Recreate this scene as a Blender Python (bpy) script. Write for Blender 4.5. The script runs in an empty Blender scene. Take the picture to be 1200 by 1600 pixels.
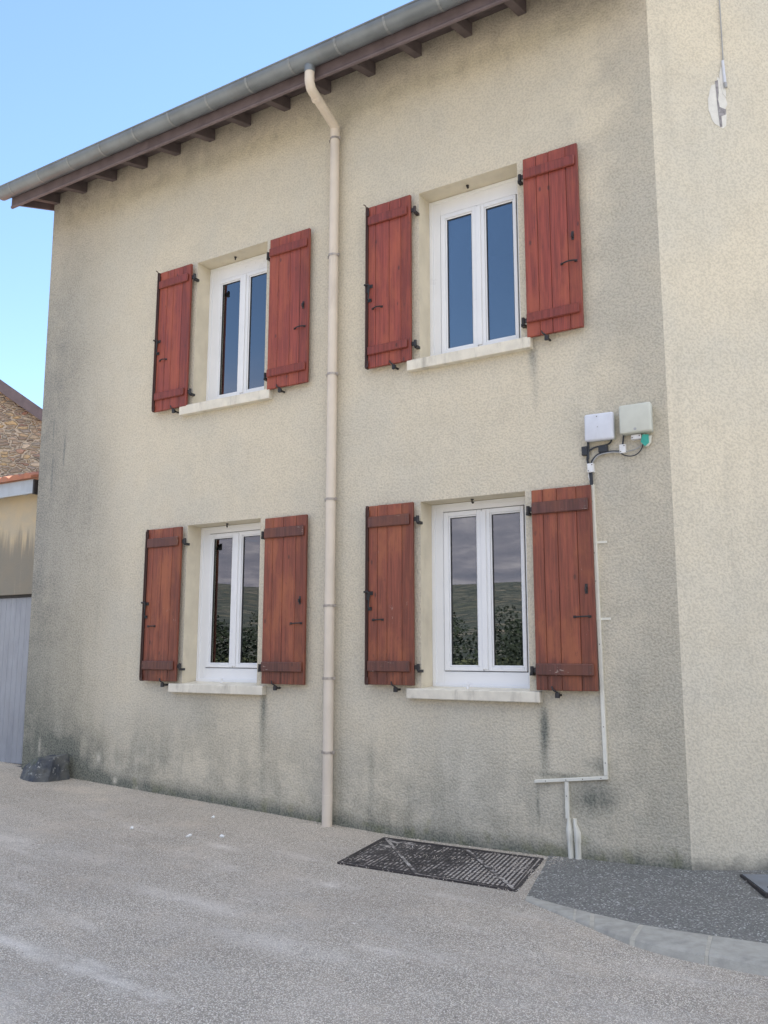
import bpy, bmesh, math, random
from mathutils import Vector, Matrix, noise as mnoise
random.seed(7)
sc = bpy.context.scene
COL = sc.collection

# ------------------------------------------------------------------ camera
cam_d = bpy.data.cameras.new("camera"); cam = bpy.data.objects.new("camera", cam_d); COL.objects.link(cam)
yaw, pitch, roll = math.radians(-31.694), math.radians(9.225), math.radians(0.091)
f0 = Vector((math.sin(yaw), math.cos(yaw), 0)); r0 = Vector((math.cos(yaw), -math.sin(yaw), 0)); u0 = Vector((0, 0, 1))
f1 = math.cos(pitch)*f0 + math.sin(pitch)*u0; u1 = -math.sin(pitch)*f0 + math.cos(pitch)*u0
r2 = math.cos(roll)*r0 + math.sin(roll)*u1; u2 = -math.sin(roll)*r0 + math.cos(roll)*u1
M = Matrix(((r2.x, u2.x, -f1.x, 0), (r2.y, u2.y, -f1.y, -6.0), (r2.z, u2.z, -f1.z, 1.6), (0, 0, 0, 1)))
cam.matrix_world = M
cam_d.sensor_fit = 'VERTICAL'; cam_d.sensor_height = 36.0; cam_d.lens = 1352.5/1600*36.0
cam_d.clip_start = 0.05; cam_d.clip_end = 12000
sc.camera = cam
sc.render.resolution_x, sc.render.resolution_y = 768, 1024

# ------------------------------------------------------------------ light
SUN_EL, SUN_AZ = math.radians(57), math.radians(4)      # azimuth from +Y towards +X
w = bpy.data.worlds.new("World"); sc.world = w; w.use_nodes = True
wn = w.node_tree; wn.nodes.clear()
sun_d = bpy.data.lights.new("sun", 'SUN'); sun_d.energy = 4.6; sun_d.angle = math.radians(0.5); sun_d.color = (1.0, 0.95, 0.87)
sun = bpy.data.objects.new("sun", sun_d); COL.objects.link(sun)
sd = Vector((math.sin(SUN_AZ)*math.cos(SUN_EL), math.cos(SUN_AZ)*math.cos(SUN_EL), math.sin(SUN_EL)))
sun.rotation_euler = sd.to_track_quat('Z', 'Y').to_euler()
sc.view_settings.view_transform = 'Standard'; sc.view_settings.look = 'None'
sc.view_settings.exposure = 1.30; sc.view_settings.gamma = 1.0
sc.render.engine = 'CYCLES'

# ------------------------------------------------------------------ node helper
class NT:
    def __init__(s, tree): s.t = tree; s.L = tree.links
    def node(s, typ, **k):
        n = s.t.nodes.new(typ)
        for a, b in k.items(): setattr(n, a, b)
        return n
    def put(s, sock, v):
        if v is None: return
        if isinstance(v, bpy.types.NodeSocket): s.L.new(v, sock)
        elif isinstance(v, (tuple, list)) and len(v) == 3 and sock.type == 'RGBA': sock.default_value = (*v, 1)
        else: sock.default_value = v
    def m(s, op, a, b=None, c=None, clamp=False):
        n = s.node('ShaderNodeMath', operation=op, use_clamp=clamp)
        s.put(n.inputs[0], a); s.put(n.inputs[1], b); s.put(n.inputs[2], c); return n.outputs[0]
    def add(s, *a):
        r = a[0]
        for b in a[1:]: r = s.m('ADD', r, b)
        return r
    def mul(s, *a):
        r = a[0]
        for b in a[1:]: r = s.m('MULTIPLY', r, b)
        return r
    def step(s, x, a, b, lo=0.0, hi=1.0):       # smooth ramp, x=a -> lo, x=b -> hi
        n = s.node('ShaderNodeMapRange', interpolation_type='SMOOTHSTEP')
        if a > b: a, b, lo, hi = b, a, hi, lo
        s.put(n.inputs[0], x); n.inputs[1].default_value = a; n.inputs[2].default_value = b
        n.inputs[3].default_value = lo; n.inputs[4].default_value = hi
        return n.outputs[0]
    def comb(s, x, y, z):
        n = s.node('ShaderNodeCombineXYZ'); s.put(n.inputs[0], x); s.put(n.inputs[1], y); s.put(n.inputs[2], z); return n.outputs[0]
    def pos(s):
        g = s.node('ShaderNodeNewGeometry'); q = s.node('ShaderNodeSeparateXYZ'); s.L.new(g.outputs['Position'], q.inputs[0])
        return g.outputs['Position'], q.outputs[0], q.outputs[1], q.outputs[2]
    def noise(s, vec, scale, detail=3, rough=.55, col=False):
        n = s.node('ShaderNodeTexNoise'); s.put(n.inputs['Vector'], vec); n.inputs['Scale'].default_value = scale
        n.inputs['Detail'].default_value = detail; n.inputs['Roughness'].default_value = rough
        return n.outputs[1 if col else 0]
    def voro(s, vec, scale, feature='F1', out=0, rnd=1.0):
        n = s.node('ShaderNodeTexVoronoi', feature=feature); s.put(n.inputs['Vector'], vec); n.inputs['Scale'].default_value = scale
        n.inputs['Randomness'].default_value = rnd
        return n.outputs[out]
    def mix(s, f, a, b, mode='MIX'):
        n = s.node('ShaderNodeMix', data_type='RGBA', blend_type=mode); n.clamp_factor = True
        s.put(n.inputs[0], f); s.put(n.inputs[6], a); s.put(n.inputs[7], b); return n.outputs[2]
    def scalecol(s, c, f):
        n = s.node('ShaderNodeVectorMath', operation='SCALE'); s.put(n.inputs[0], c); s.put(n.inputs['Scale'], f); return n.outputs[0]
    def ramp(s, f, stops):
        n = s.node('ShaderNodeValToRGB'); s.put(n.inputs[0], f); e = n.color_ramp.elements
        while len(e) < len(stops): e.new(0.5)
        for el, (p, c) in zip(e, stops): el.position = p; el.color = (*c, 1)
        return n.outputs[0]
    def bump(s, h, strength, dist, normal=None):
        n = s.node('ShaderNodeBump'); s.put(n.inputs['Height'], h); n.inputs['Strength'].default_value = strength
        n.inputs['Distance'].default_value = dist; s.put(n.inputs['Normal'], normal); return n.outputs[0]

# world: Nishita sky with a bank of cloud low over the hills opposite the house
W = NT(wn)
sky = W.node('ShaderNodeTexSky', sky_type='NISHITA'); sky.sun_disc = False
sky.sun_elevation = SUN_EL; sky.sun_rotation = SUN_AZ; sky.air_density = 1.0; sky.dust_density = 0.0; sky.ozone_density = 2.6; sky.altitude = 300
tc = W.node('ShaderNodeTexCoord'); sp = W.node('ShaderNodeSeparateXYZ'); W.L.new(tc.outputs['Generated'], sp.inputs[0])
dx, dy, dz = sp.outputs
cv = W.comb(W.m('DIVIDE', dx, W.m('ADD', W.m('ABSOLUTE', dz), .12)), W.m('DIVIDE', dy, W.m('ADD', W.m('ABSOLUTE', dz), .12)), 0.0)
cn = W.noise(cv, 1.3, 7, .6)
low_bank = W.mul(W.step(W.add(cn, W.step(dz, .12, .0, .0, .25)), .26, .44), W.step(dy, 0.15, -0.25), W.step(dz, .36, .19))
# unseen broken cloud added to brighten the walls, high behind and to the right
cn2 = W.noise(cv, .9, 6, .55)
high = W.mul(W.step(cn2, .38, .55), W.m('MAXIMUM', W.mul(W.step(dz, .60, .75), W.step(dy, .15, -.1)), W.mul(W.step(dx, .3, .7), W.step(dy, .1, -.2))))
cshade = W.noise(cv, 2.6, 5, .6)
ccol = W.ramp(cshade, [(.3, (2.0, 2.05, 2.55)), (.5, (3.0, 2.85, 3.3)), (.68, (5.0, 4.6, 4.8))])
wc = W.mix(high, W.mix(low_bank, sky.outputs[0], ccol), W.ramp(cshade, [(.3, (5.0, 5.1, 5.5)), (.7, (7.8, 7.8, 8.1))]))
bg = W.node('ShaderNodeBackground'); W.L.new(wc, bg.inputs[0]); bg.inputs[1].default_value = 0.122
wo = W.node('ShaderNodeOutputWorld'); W.L.new(bg.outputs[0], wo.inputs[0])

# ------------------------------------------------------------------ materials
def newmat(name):
    m = bpy.data.materials.new(name); m.use_nodes = True; t = m.node_tree; t.nodes.clear(); n = NT(t)
    o = n.node('ShaderNodeOutputMaterial'); b = n.node('ShaderNodeBsdfPrincipled'); n.L.new(b.outputs[0], o.inputs[0])
    n.bsdf = b; n.out = o; n.mat = m
    return n
def fin(n, col, rough=.8, normal=None, metal=0, spec=.5):
    n.put(n.bsdf.inputs['Base Color'], col); n.put(n.bsdf.inputs['Roughness'], rough); n.put(n.bsdf.inputs['Metallic'], metal)
    n.bsdf.inputs['Specular IOR Level'].default_value = spec
    if normal is not None: n.put(n.bsdf.inputs['Normal'], normal)
    return n.mat

def crepi(name, base, main=True):
    n = newmat(name); P, x, y, z = n.pos()
    g1 = n.noise(P, 62, 2, .5); g2 = n.noise(P, 135, 2, .6); g3 = n.voro(P, 75, 'SMOOTH_F1')
    grain = n.add(n.mul(g1, .6), n.mul(g2, .25), n.mul(n.m('SUBTRACT', 1.0, g3), .25))
    cell = n.step(grain, .42, .68)
    big = n.noise(P, .9, 4, .6); mid = n.noise(P, 4.5, 4, .65)
    streak = n.noise(n.comb(n.mul(x, 5.5), n.mul(y, 5.5), n.mul(z, .45)), 1.0, 5, .62)
    streak2 = n.noise(n.comb(n.mul(x, 15.), n.mul(y, 15.), n.mul(z, .8)), 1.0, 3, .6)
    c = n.mix(n.step(big, .35, .68), base, tuple(v*k for v, k in zip(base, (.90, .93, .98))))
    c = n.mix(n.mul(n.step(mid, .40, .75), .35), c, tuple(v*.82 for v in base))
    def blob(x0, z0, sx, sz, k):
        a = n.m('POWER', n.m('DIVIDE', n.m('SUBTRACT', x, x0), sx), 2.0); b = n.m('POWER', n.m('DIVIDE', n.m('SUBTRACT', z, z0), sz), 2.0)
        return n.mul(n.m('EXPONENT', n.mul(n.add(a, b), -1.0)), k)
    if main:
        zz = n.add(z, n.mul(n.m('SUBTRACT', mid, .5), .9), n.mul(n.m('SUBTRACT', streak, .5), .6))
        xx = n.add(x, n.mul(n.m('SUBTRACT', big, .5), 1.3), n.mul(n.m('SUBTRACT', mid, .5), .5))
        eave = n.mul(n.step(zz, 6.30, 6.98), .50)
        left = n.mul(n.step(xx, -6.6, -8.15), n.step(z, 7.0, 4.6, .35, 1.0), n.add(n.mul(streak, .35), n.mul(mid, .6), .34))
        right = n.mul(n.step(xx, -2.1, -1.5), .34, n.step(z, .2, 1.0, .6, 1.0))
        low = n.mul(n.step(zz, 1.35, .25), n.step(n.add(n.mul(streak, .35), n.mul(mid, .65)), .36, .66), n.step(x, -1.5, -3.2, .35, 1.0), .60)
        foot = n.mul(n.step(n.add(z, n.mul(n.m('SUBTRACT', mid, .5), .22), n.mul(n.add(x, 3.5), n.mul(n.step(x, -3.45, -3.55), .04))), .36, .19), .8)
        strk = n.mul(n.step(streak, .52, .78), n.step(zz, 4.5, 1.5), .16)
        m = n.add(eave, left, right, low, foot, strk)
        blobs = [(-2.355, 1.08, .035, .17, 1.1), (-2.36, .85, .03, .16, .5), (-2.37, 3.84, .035, .12, .7), (-2.355, 3.62, .03, .2, .3), (-4.93, 1.15, .03, .12, .8), (-4.94, .95, .03, .15, .4),
                 (-2.0, .62, .14, .10, .75), (-2.15, .55, .10, .16, .4), (-1.96, .84, .08, .05, .5), (-2.2, .75, .22, .02, .6), (-2.42, .55, .015, .12, .5),
                 (-3.82, .5, .035, .3, .45), (-4.9, .9, .05, .35, .25), (-5.6, 1.0, .28, .25, .30), (-6.3, .7, .3, .3, .35), (-7.2, .45, .5, .25, .45), (-7.6, .62, .18, .12, .6),
                 (-4.28, .9, .02, .8, .25), (-4.12, 2.0, .02, 2.0, .12), (-7.8, 3.75, .012, .14, .7), (-8.0, 4.02, .01, .12, .5), (-7.98, 3.5, .012, .16, .6), (-7.3, 3.2, .35, .6, .25), (-7.0, 2.3, .3, .7, .2)]
        for b in blobs: m = n.m('ADD', m, n.mul(blob(*b), n.add(n.mul(mid, .9), .45)))
        # pale scars where the render has flaked near the foot
        scar = n.add(blob(-7.0, .56, .035, .06, 1), blob(-6.75, .38, .03, .03, 1.), blob(-6.45, .35, .04, .04, 1.), blob(-7.9, .62, .02, .09, .8))
        m = n.m('MINIMUM', m, 1.0)
        dirt = n.mix(n.step(z, 3.0, .4), (.175, .185, .185), (.12, .135, .115))
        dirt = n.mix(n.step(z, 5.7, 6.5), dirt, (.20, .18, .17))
        c = n.mix(n.mul(m, n.step(cell, 0, 1, .95, .78)), c, dirt)
        c = n.mix(n.mul(scar, n.step(mid, .35, .55)), c, (.62, .58, .48))
        moss = n.mul(n.step(zz, .42, .22), n.step(n.noise(P, 7, 3), .48, .62), .35)
        c = n.mix(moss, c, (.16, .17, .07))
    else:
        zz = n.add(z, n.mul(n.m('SUBTRACT', mid, .5), .25))
        foot = n.mul(n.step(zz, .34, .20), .75)
        c = n.mix(n.mul(n.step(streak, .5, .8), .18), c, (.30, .29, .26))
        c = n.mix(foot, c, (.13, .135, .12))
    c = n.scalecol(c, n.step(cell, 0, 1, .87, 1.035))
    nb = n.bump(grain, .85 if main else .6, .011)
    return fin(n, c, .92, nb, spec=.2)

def plain(name, col, rough=.6, var=.12, sc_=8, bump=.0, metal=0, spec=.5, dirt=None, dk=.5, bscale=60):
    n = newmat(name); P, x, y, z = n.pos()
    a = n.noise(P, sc_, 4, .6)
    c = n.mix(n.step(a, .3, .7), tuple(v*(1-var) for v in col), tuple(min(1, v*(1+var)) for v in col))
    if dirt is not None:
        s = n.noise(n.comb(n.mul(x, 9), n.mul(y, 9), n.mul(z, 2.5)), 1.0, 5, .65)
        c = n.mix(n.mul(n.step(s, .5, .8), dk), c, dirt)
    nb = n.bump(n.noise(P, bscale, 3), bump, .006) if bump else None
    return fin(n, c, n.step(a, .3, .7, rough*.85, min(1, rough*1.12)), nb, metal, spec)

def wood(name, base, dark, warm, k=.5, zsplit=None, chips=0):
    n = newmat(name); P, x, y, z = n.pos()
    gi = n.node('ShaderNodeNewGeometry'); ri = gi.outputs['Random Per Island']
    off = n.mul(ri, 37.0)
    gr = n.noise(n.comb(n.add(n.mul(x, 48), off), n.mul(y, 48), n.add(n.mul(z, 1.9), off)), 1.0, 5, .65)
    gr2 = n.noise(n.comb(n.add(n.mul(x, 170), off), n.mul(y, 170), n.mul(z, 5)), 1.0, 3, .6)
    blot = n.noise(n.comb(n.mul(x, 6), n.mul(y, 6), n.mul(z, 2.4)), 1.0, 5, .65)
    c = n.mix(n.step(gr, .32, .66), base, tuple(v*.60 for v in base))
    c = n.mix(n.mul(n.step(gr2, .42, .7), .38), c, dark)
    c = n.mix(n.mul(n.step(blot, .42, .68), k), c, warm)
    c = n.scalecol(c, n.add(.78, n.mul(ri, .44)))
    vv = n.comb(n.mul(x, 10), n.mul(y, 2), n.mul(z, 4.6)); vn = n.voro(vv, 1.0)
    c = n.mix(n.mul(n.step(vn, .13, .05), .8), c, dark)
    sm_ = n.noise(n.comb(n.mul(x, 18), n.mul(y, 18), n.mul(z, 8)), 1.0, 4, .7)
    c = n.mix(n.mul(n.step(sm_, .62, .74), .45), c, dark)
    if zsplit:      # weathered, sooty foot of the lower shutters
        zl = n.add(z, n.mul(n.m('SUBTRACT', blot, .5), .6))
        c = n.mix(n.mul(n.step(zl, zsplit+.30, zsplit), n.step(gr, .25, .55), .6), c, dark)
    if chips:
        chip = n.mul(n.step(n.noise(n.comb(n.mul(x, 22 if chips > 1 else 60), n.mul(y, 22), n.mul(z, 70 if chips > 1 else 12)), 1.0, 4, .7), .60 if chips > 1 else .66, .64 if chips > 1 else .70), n.step(n.noise(P, 4.3), .50 if chips > 1 else .56, .60 if chips > 1 else .64))
        c = n.mix(n.mul(chip, .75), c, (.50, .42, .36))
    nb = n.bump(n.add(gr, n.mul(gr2, .5)), .5, .002)
    return fin(n, c, n.step(blot, .3, .7, .40, .62), nb, spec=.45)

M_crepi = crepi("roughcast_render", (.655, .592, .465))
M_crepi2 = crepi("pale_roughcast_render", (.675, .615, .49), main=False)
M_reveal = plain("reveal_paint", (.66, .60, .47), .8, .07, 5, .15, dirt=(.35, .28, .20), dk=.25)
M_sill = plain("sill_paint", (.70, .66, .56), .7, .08, 10, .2, dirt=(.20, .18, .15), dk=.62)
M_woodU = wood("red_stained_wood", (.29, .062, .040), (.075, .028, .025), (.35, .095, .052), .5)
M_woodL = wood("brown_stained_wood", (.25, .068, .040), (.070, .030, .023), (.31, .105, .048), .65, zsplit=1.35, chips=1)
M_battU = wood("red_stained_batten", (.235, .050, .036), (.05, .018, .018), (.2, .045, .03), .4)
M_battL = wood("weathered_batten", (.13, .050, .040), (.040, .024, .021), (.18, .065, .036), .5, zsplit=1.2, chips=2)
M_strip = wood("dark_edge_strip", (.060, .028, .024), (.03, .018, .016), (.09, .035, .025), .4)
M_iron = plain("black_iron", (.022, .022, .024), .55, .4, 30, .3, dirt=(.06, .03, .02), dk=.5)
M_pvc = plain("white_window_plastic", (.80, .81, .82), .32, .02, 3, spec=.5)
M_seal_shadow = plain("gasket_and_shadow_black", (.03, .03, .032), .6)  # black for the glazing seals, also for the painted shadow over the door
M_gap = plain("rebate_shade", (.10, .10, .105), .6)  # grey that paints the shade inside the white sash groove
M_zinc = plain("zinc_gutter", (.20, .225, .245), .48, .14, 3.5, .1, metal=.35, dirt=(.19, .18, .18), dk=.45)
M_zincj = plain("zinc_joint", (.26, .28, .29), .5, .12, 20, metal=.35)
M_pipe = plain("beige_pipe_plastic", (.66, .585, .49), .45, .05, 4, dirt=(.38, .32, .26), dk=.30)
M_pipec = plain("pipe_clamp_metal", (.40, .36, .32), .5, .2, 40, metal=.4)
M_eave = plain("purple_brown_eave_paint", (.145, .112, .118), .6, .15, 9, .1, dirt=(.06, .045, .045), dk=.5)
M_soffit = plain("soffit_boards", (.115, .092, .094), .8, .2, 9, .1)
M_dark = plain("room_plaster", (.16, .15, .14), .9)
M_out = plain("side_render", (.5, .46, .37), .9, .1, 3, .2, dirt=(.2, .2, .18), dk=.5)
M_boxw = plain("white_box_plastic", (.62, .65, .72), .4, .03, 12, dirt=(.36, .34, .34), dk=.25)
M_boxg = plain("pale_green_grey_box_plastic", (.55, .565, .50), .45, .04, 10, dirt=(.33, .32, .27), dk=.25)
M_white = plain("white_plastic_clip", (.72, .73, .74), .5, .06, 30)
M_black = plain("black_plastic", (.028, .032, .040), .5, .2, 20)
M_cgrey = plain("grey_cable", (.35, .36, .37), .5)
M_green = plain("green_plastic", (.045, .40, .32), .45, .1, 20)
M_trunk = plain("cream_trunking_plastic", (.72, .71, .63), .5, .05, 14, dirt=(.34, .32, .27), dk=.35)
M_screw = plain("screw_head", (.10, .09, .08), .5, metal=.5)
M_concrete = plain("kerb_concrete", (.36, .35, .31), .9, .14, 14, .5, dirt=(.17, .17, .16), dk=.5, bscale=140)
M_mortar = plain("kerb_mortar", (.42, .40, .34), .95, .12, 30, .5)
M_plate = plain("cover_plate_steel", (.20, .22, .25), .55, .1, 9, metal=.3, dirt=(.12, .12, .12))
M_cast = plain("cast_iron", (.035, .030, .031), .65, .35, 40, .4, dirt=(.09, .075, .065), dk=.5)
M_patch = plain("white_filler_plaster", (.68, .67, .63), .9, .06, 25, .4)
M_chase = plain("chased_masonry", (.27, .26, .27), .95, .3, 35, .8)
M_litter = plain("white_litter", (.78, .78, .76), .7, .05, 50)
M_door = plain("grey_door_paint", (.31, .33, .365), .5, .06, 4, dirt=(.19, .21, .25), dk=.5)
M_fascia = plain("light_grey_fascia_paint", (.42, .47, .52), .5, .06, 5, dirt=(.28, .30, .32), dk=.4)
M_thresh = plain("threshold_stone", (.12, .11, .11), .9, .3, 10, .5)

# glass: clear double glazing in front of a dark room
n = newmat("window_glass"); n.t.nodes.remove(n.bsdf)
P, x, y, z = n.pos()
fr = n.node('ShaderNodeFresnel'); fr.inputs[0].default_value = 1.55
wv = n.bump(n.noise(P, 1.7, 1), .035, .03)
n.L.new(wv, fr.inputs['Normal'])
fac = n.m('MULTIPLY', fr.outputs[0], 3.8, clamp=True)
gl = n.node('ShaderNodeBsdfGlossy'); gl.inputs['Roughness'].default_value = 0.004; gl.inputs['Color'].default_value = (.94, .97, 1, 1); n.L.new(wv, gl.inputs['Normal'])
tr = n.node('ShaderNodeBsdfTransparent'); tr.inputs[0].default_value = (.55, .58, .58, 1)
mx = n.node('ShaderNodeMixShader'); n.L.new(fac, mx.inputs[0]); n.L.new(tr.outputs[0], mx.inputs[1]); n.L.new(gl.outputs[0], mx.inputs[2])
n.L.new(mx.outputs[0], n.out.inputs[0]); M_glass = n.mat

# lean-to plaster, stone, tiles, rock
n = newmat("stained_ochre_plaster"); P, x, y, z = n.pos()
st = n.noise(n.comb(n.mul(x, 12), n.mul(y, 12), n.mul(z, .9)), 1, 5, .65); md = n.noise(P, 4, 4, .6)
zz = n.add(z, n.mul(n.m('SUBTRACT', st, .5), .8))
c = n.mix(n.step(md, .3, .7), (.52, .42, .27), (.44, .38, .28))
c = n.mix(n.mul(n.step(zz, 2.98, 2.66), .8), c, (.17, .165, .145))
c = n.mix(n.mul(n.step(st, .55, .7), n.step(z, 2.6, 2.3), .5), c, (.40, .36, .28))
M_lean = fin(n, c, .9, n.bump(n.noise(P, 40, 3), .4, .006))

n = newmat("rubble_stone"); P, x, y, z = n.pos()
wob = n.noise(P, 3.0, 3, .6, col=True)
vv = n.node('ShaderNodeVectorMath', operation='ADD'); n.L.new(n.comb(n.mul(x, 5.0), n.mul(y, 5.0), n.mul(z, 12.5)), vv.inputs[0]); n.L.new(n.scalecol(wob, 1.4), vv.inputs[1])
ed = n.voro(vv.outputs[0], 1.0, 'DISTANCE_TO_EDGE'); cc = n.voro(vv.outputs[0], 1.0, 'F1', 1)
sepc = n.node('ShaderNodeSeparateColor'); n.L.new(cc, sepc.inputs[0])
stone = n.ramp(sepc.outputs[0], [(.0, (.26, .20, .16)), (.25, (.46, .35, .26)), (.45, (.60, .42, .22)), (.6, (.34, .31, .28)), (.75, (.40, .21, .15)), (.9, (.62, .54, .42)), (1., (.20, .17, .15))])
stone = n.mix(n.mul(n.step(n.noise(P, 14, 4), .35, .7), .4), stone, (.22, .19, .16))
c = n.mix(n.step(ed, .03, .10), (.50, .42, .33), stone)
M_stone = fin(n, c, .9, n.bump(n.add(n.mul(n.step(ed, .02, .2), 1.0), n.mul(n.noise(P, 20, 4), .4)), 1.0, .05))

n = newmat("clay_tiles"); P, x, y, z = n.pos()
cc = n.noise(n.comb(n.mul(x, 5), n.mul(y, 2.5), 0.0), 1.0, 4, .7)
c = n.ramp(cc, [(.3, (.30, .12, .075)), (.5, (.42, .17, .10)), (.65, (.33, .20, .15)), (.8, (.22, .16, .13))])
M_tile = fin(n, c, .85, n.bump(n.noise(P, 60, 3), .3, .005))

n = newmat("dark_rock"); P, x, y, z = n.pos()
a = n.noise(P, 7, 5, .6); v = n.voro(P, 9, 'DISTANCE_TO_EDGE')
c = n.mix(n.step(a, .35, .7), (.045, .053, .068), (.13, .135, .13))
c = n.mix(n.mul(n.step(n.noise(P, 22, 4, .7), .60, .68), .8), c, (.42, .43, .42))
c = n.mix(n.mul(n.step(n.noise(P, 5, 3), .55, .7), .5), c, (.12, .14, .07))
M_rock = fin(n, c, .6, n.bump(n.noise(P, 26, 5, .7), .7, .02))

# gravel-surfaced yard
n = newmat("gravel_surface"); P, x, y, z = n.pos()
flat = n.comb(x, y, 0.0)
ccol = n.voro(flat, 155, 'F1', 1); cd = n.voro(flat, 155, 'F1', 0)
sepc = n.node('ShaderNodeSeparateColor'); n.L.new(ccol, sepc.inputs[0])
stn = n.ramp(sepc.outputs[0], [(0, (.29, .258, .215)), (.25, (.50, .445, .365)), (.5, (.64, .575, .48)), (.75, (.73, .67, .57)), (1, (.86, .82, .73))])
fine = n.noise(flat, 260, 2); md = n.noise(flat, 3.0, 5, .65); bg_ = n.noise(flat, .55, 4, .6)
c = n.mix(n.step(cd, .30, .62), stn, (.29, .26, .22))
c = n.mix(n.mul(n.step(md, .35, .7), .30), c, (.50, .44, .37))
c = n.mix(n.mul(n.step(n.noise(flat, 1.7, 5, .65), .50, .72), .30), c, (.60, .51, .40))
c = n.mix(n.mul(n.step(n.noise(n.comb(n.mul(x, .8), n.mul(y, 2.0), 4.0), 1.4, 5, .65), .50, .70), .30), c, (.44, .41, .37))
c = n.scalecol(c, n.mul(n.step(bg_, .3, .7, .92, 1.12), n.step(y, -.9, -.1, 1.0, 1.08)))
# pale dust left by tyres: elongated along the wall direction
tw = n.noise(n.comb(n.mul(n.add(x, n.mul(y, -.12)), .9), n.mul(n.add(y, n.mul(x, .10)), 4.2), 0), 1.0, 5, .62)
dust = n.mul(n.step(tw, .50, .76), n.step(md, .30, .65), n.step(y, -.5, -1.3), .52)
tr1 = n.m('ABSOLUTE', n.add(y, n.mul(x, .07), 3.42, n.mul(n.m('SUBTRACT', md, .5), .14)))
dust = n.m('MAXIMUM', dust, n.mul(n.step(tr1, .085, .0), n.step(n.noise(flat, 2.2, 4), .36, .6), .62))
for (bx, by, sx, sy, k) in [(-3.15, -1.42, .14, .07, .8), (-2.75, -2.45, .5, .10, .45), (-3.6, -2.15, .5, .09, .45), (-5.4, -1.9, .6, .10, .45), (-4.4, -1.1, .16, .05, .5)]:
    a = n.m('POWER', n.m('DIVIDE', n.m('SUBTRACT', x, bx), sx), 2.0); b = n.m('POWER', n.m('DIVIDE', n.m('SUBTRACT', y, by), sy), 2.0)
    dust = n.m('MAXIMUM', dust, n.mul(n.m('EXPONENT', n.mul(n.add(a, b), -1.0)), n.step(md, .3, .6), k))
c = n.mix(n.mul(dust, n.step(fine, .3, .6, .55, 1.0)), c, (.76, .72, .66))
rad = n.m('SQRT', n.add(n.mul(x, x), n.mul(y, y)))
grass = n.step(n.add(rad, n.mul(n.m('SUBTRACT', n.noise(flat, .12, 3), .5), 10)), 34, 38)
gcol = n.mix(n.noise(flat, .02, 5), (.055, .085, .022), (.16, .14, .065))
c = n.mix(grass, c, gcol)
nb = n.bump(n.add(n.m('SUBTRACT', 1.0, cd), n.mul(fine, .4)), .6, .007)
M_gravel = fin(n, c, .9, nb, spec=.3)

n = newmat("asphalt"); P, x, y, z = n.pos(); flat = n.comb(x, y, 0.0)
cd = n.voro(flat, 120, 'F1', 0); ccol = n.voro(flat, 120, 'F1', 1)
sepc = n.node('ShaderNodeSeparateColor'); n.L.new(ccol, sepc.inputs[0])
c = n.mix(n.step(sepc.outputs[0], .5, 1.0), (.145, .146, .136), (.26, .26, .24))
c = n.mix(n.step(sepc.outputs[1], .90, .95), c, (.50, .50, .48))
c = n.mix(n.mul(n.step(n.noise(flat, 4, 4), .42, .7), .35), c, (.17, .165, .16))
M_asph = fin(n, c, .85, n.bump(n.m('SUBTRACT', 1.0, cd), .7, .008), spec=.4)

n = newmat("grate_fill"); P, x, y, z = n.pos(); flat = n.comb(x, y, 0.0)
cd = n.voro(flat, 95, 'F1', 1); sepc = n.node('ShaderNodeSeparateColor'); n.L.new(cd, sepc.inputs[0])
mask = n.add(n.mul(n.noise(flat, 12, 4, .7), .6), n.mul(n.step(x, -2.85, -2.35), .30), n.mul(n.step(y, -.35, -.95), .02))
c = n.mix(n.step(mask, .27, .40), (.05, .046, .044), n.ramp(sepc.outputs[0], [(0, (.22, .20, .18)), (.5, (.46, .42, .38)), (1, (.66, .62, .58))]))  # near-black patches paint in the shade of the pit between the gravel
M_fill = fin(n, c, .9, n.bump(n.voro(flat, 95), .8, .01))

n = newmat("gravel_in_seam"); P, x, y, z = n.pos(); cd = n.voro(P, 110, 'F1', 1); sepc = n.node('ShaderNodeSeparateColor'); n.L.new(cd, sepc.inputs[0])
c = n.mix(n.step(n.noise(P, 14, 4), .42, .58), (.09, .08, .075), n.ramp(sepc.outputs[0], [(0, (.22, .20, .18)), (.5, (.42, .39, .35)), (1, (.62, .58, .54))]))
M_fill2 = fin(n, c, .9, n.bump(n.voro(P, 110), .8, .01))
n = newmat("loose_stones"); gi = n.node('ShaderNodeNewGeometry')
c = n.ramp(gi.outputs['Random Per Island'], [(0, (.20, .18, .155)), (.35, (.42, .37, .31)), (.7, (.56, .50, .43)), (.92, (.68, .62, .55)), (1, (.82, .78, .72))])
M_loose = fin(n, c, .85)

n = newmat("tree_foliage"); P, x, y, z = n.pos(); gi = n.node('ShaderNodeNewGeometry')
c = n.mix(gi.outputs['Random Per Island'], (.010, .018, .008), (.036, .050, .020))
c = n.mix(n.step(n.noise(P, .12, 3), .4, .65), c, (.026, .034, .018)); M_leaf = fin(n, c, .8)

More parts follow.
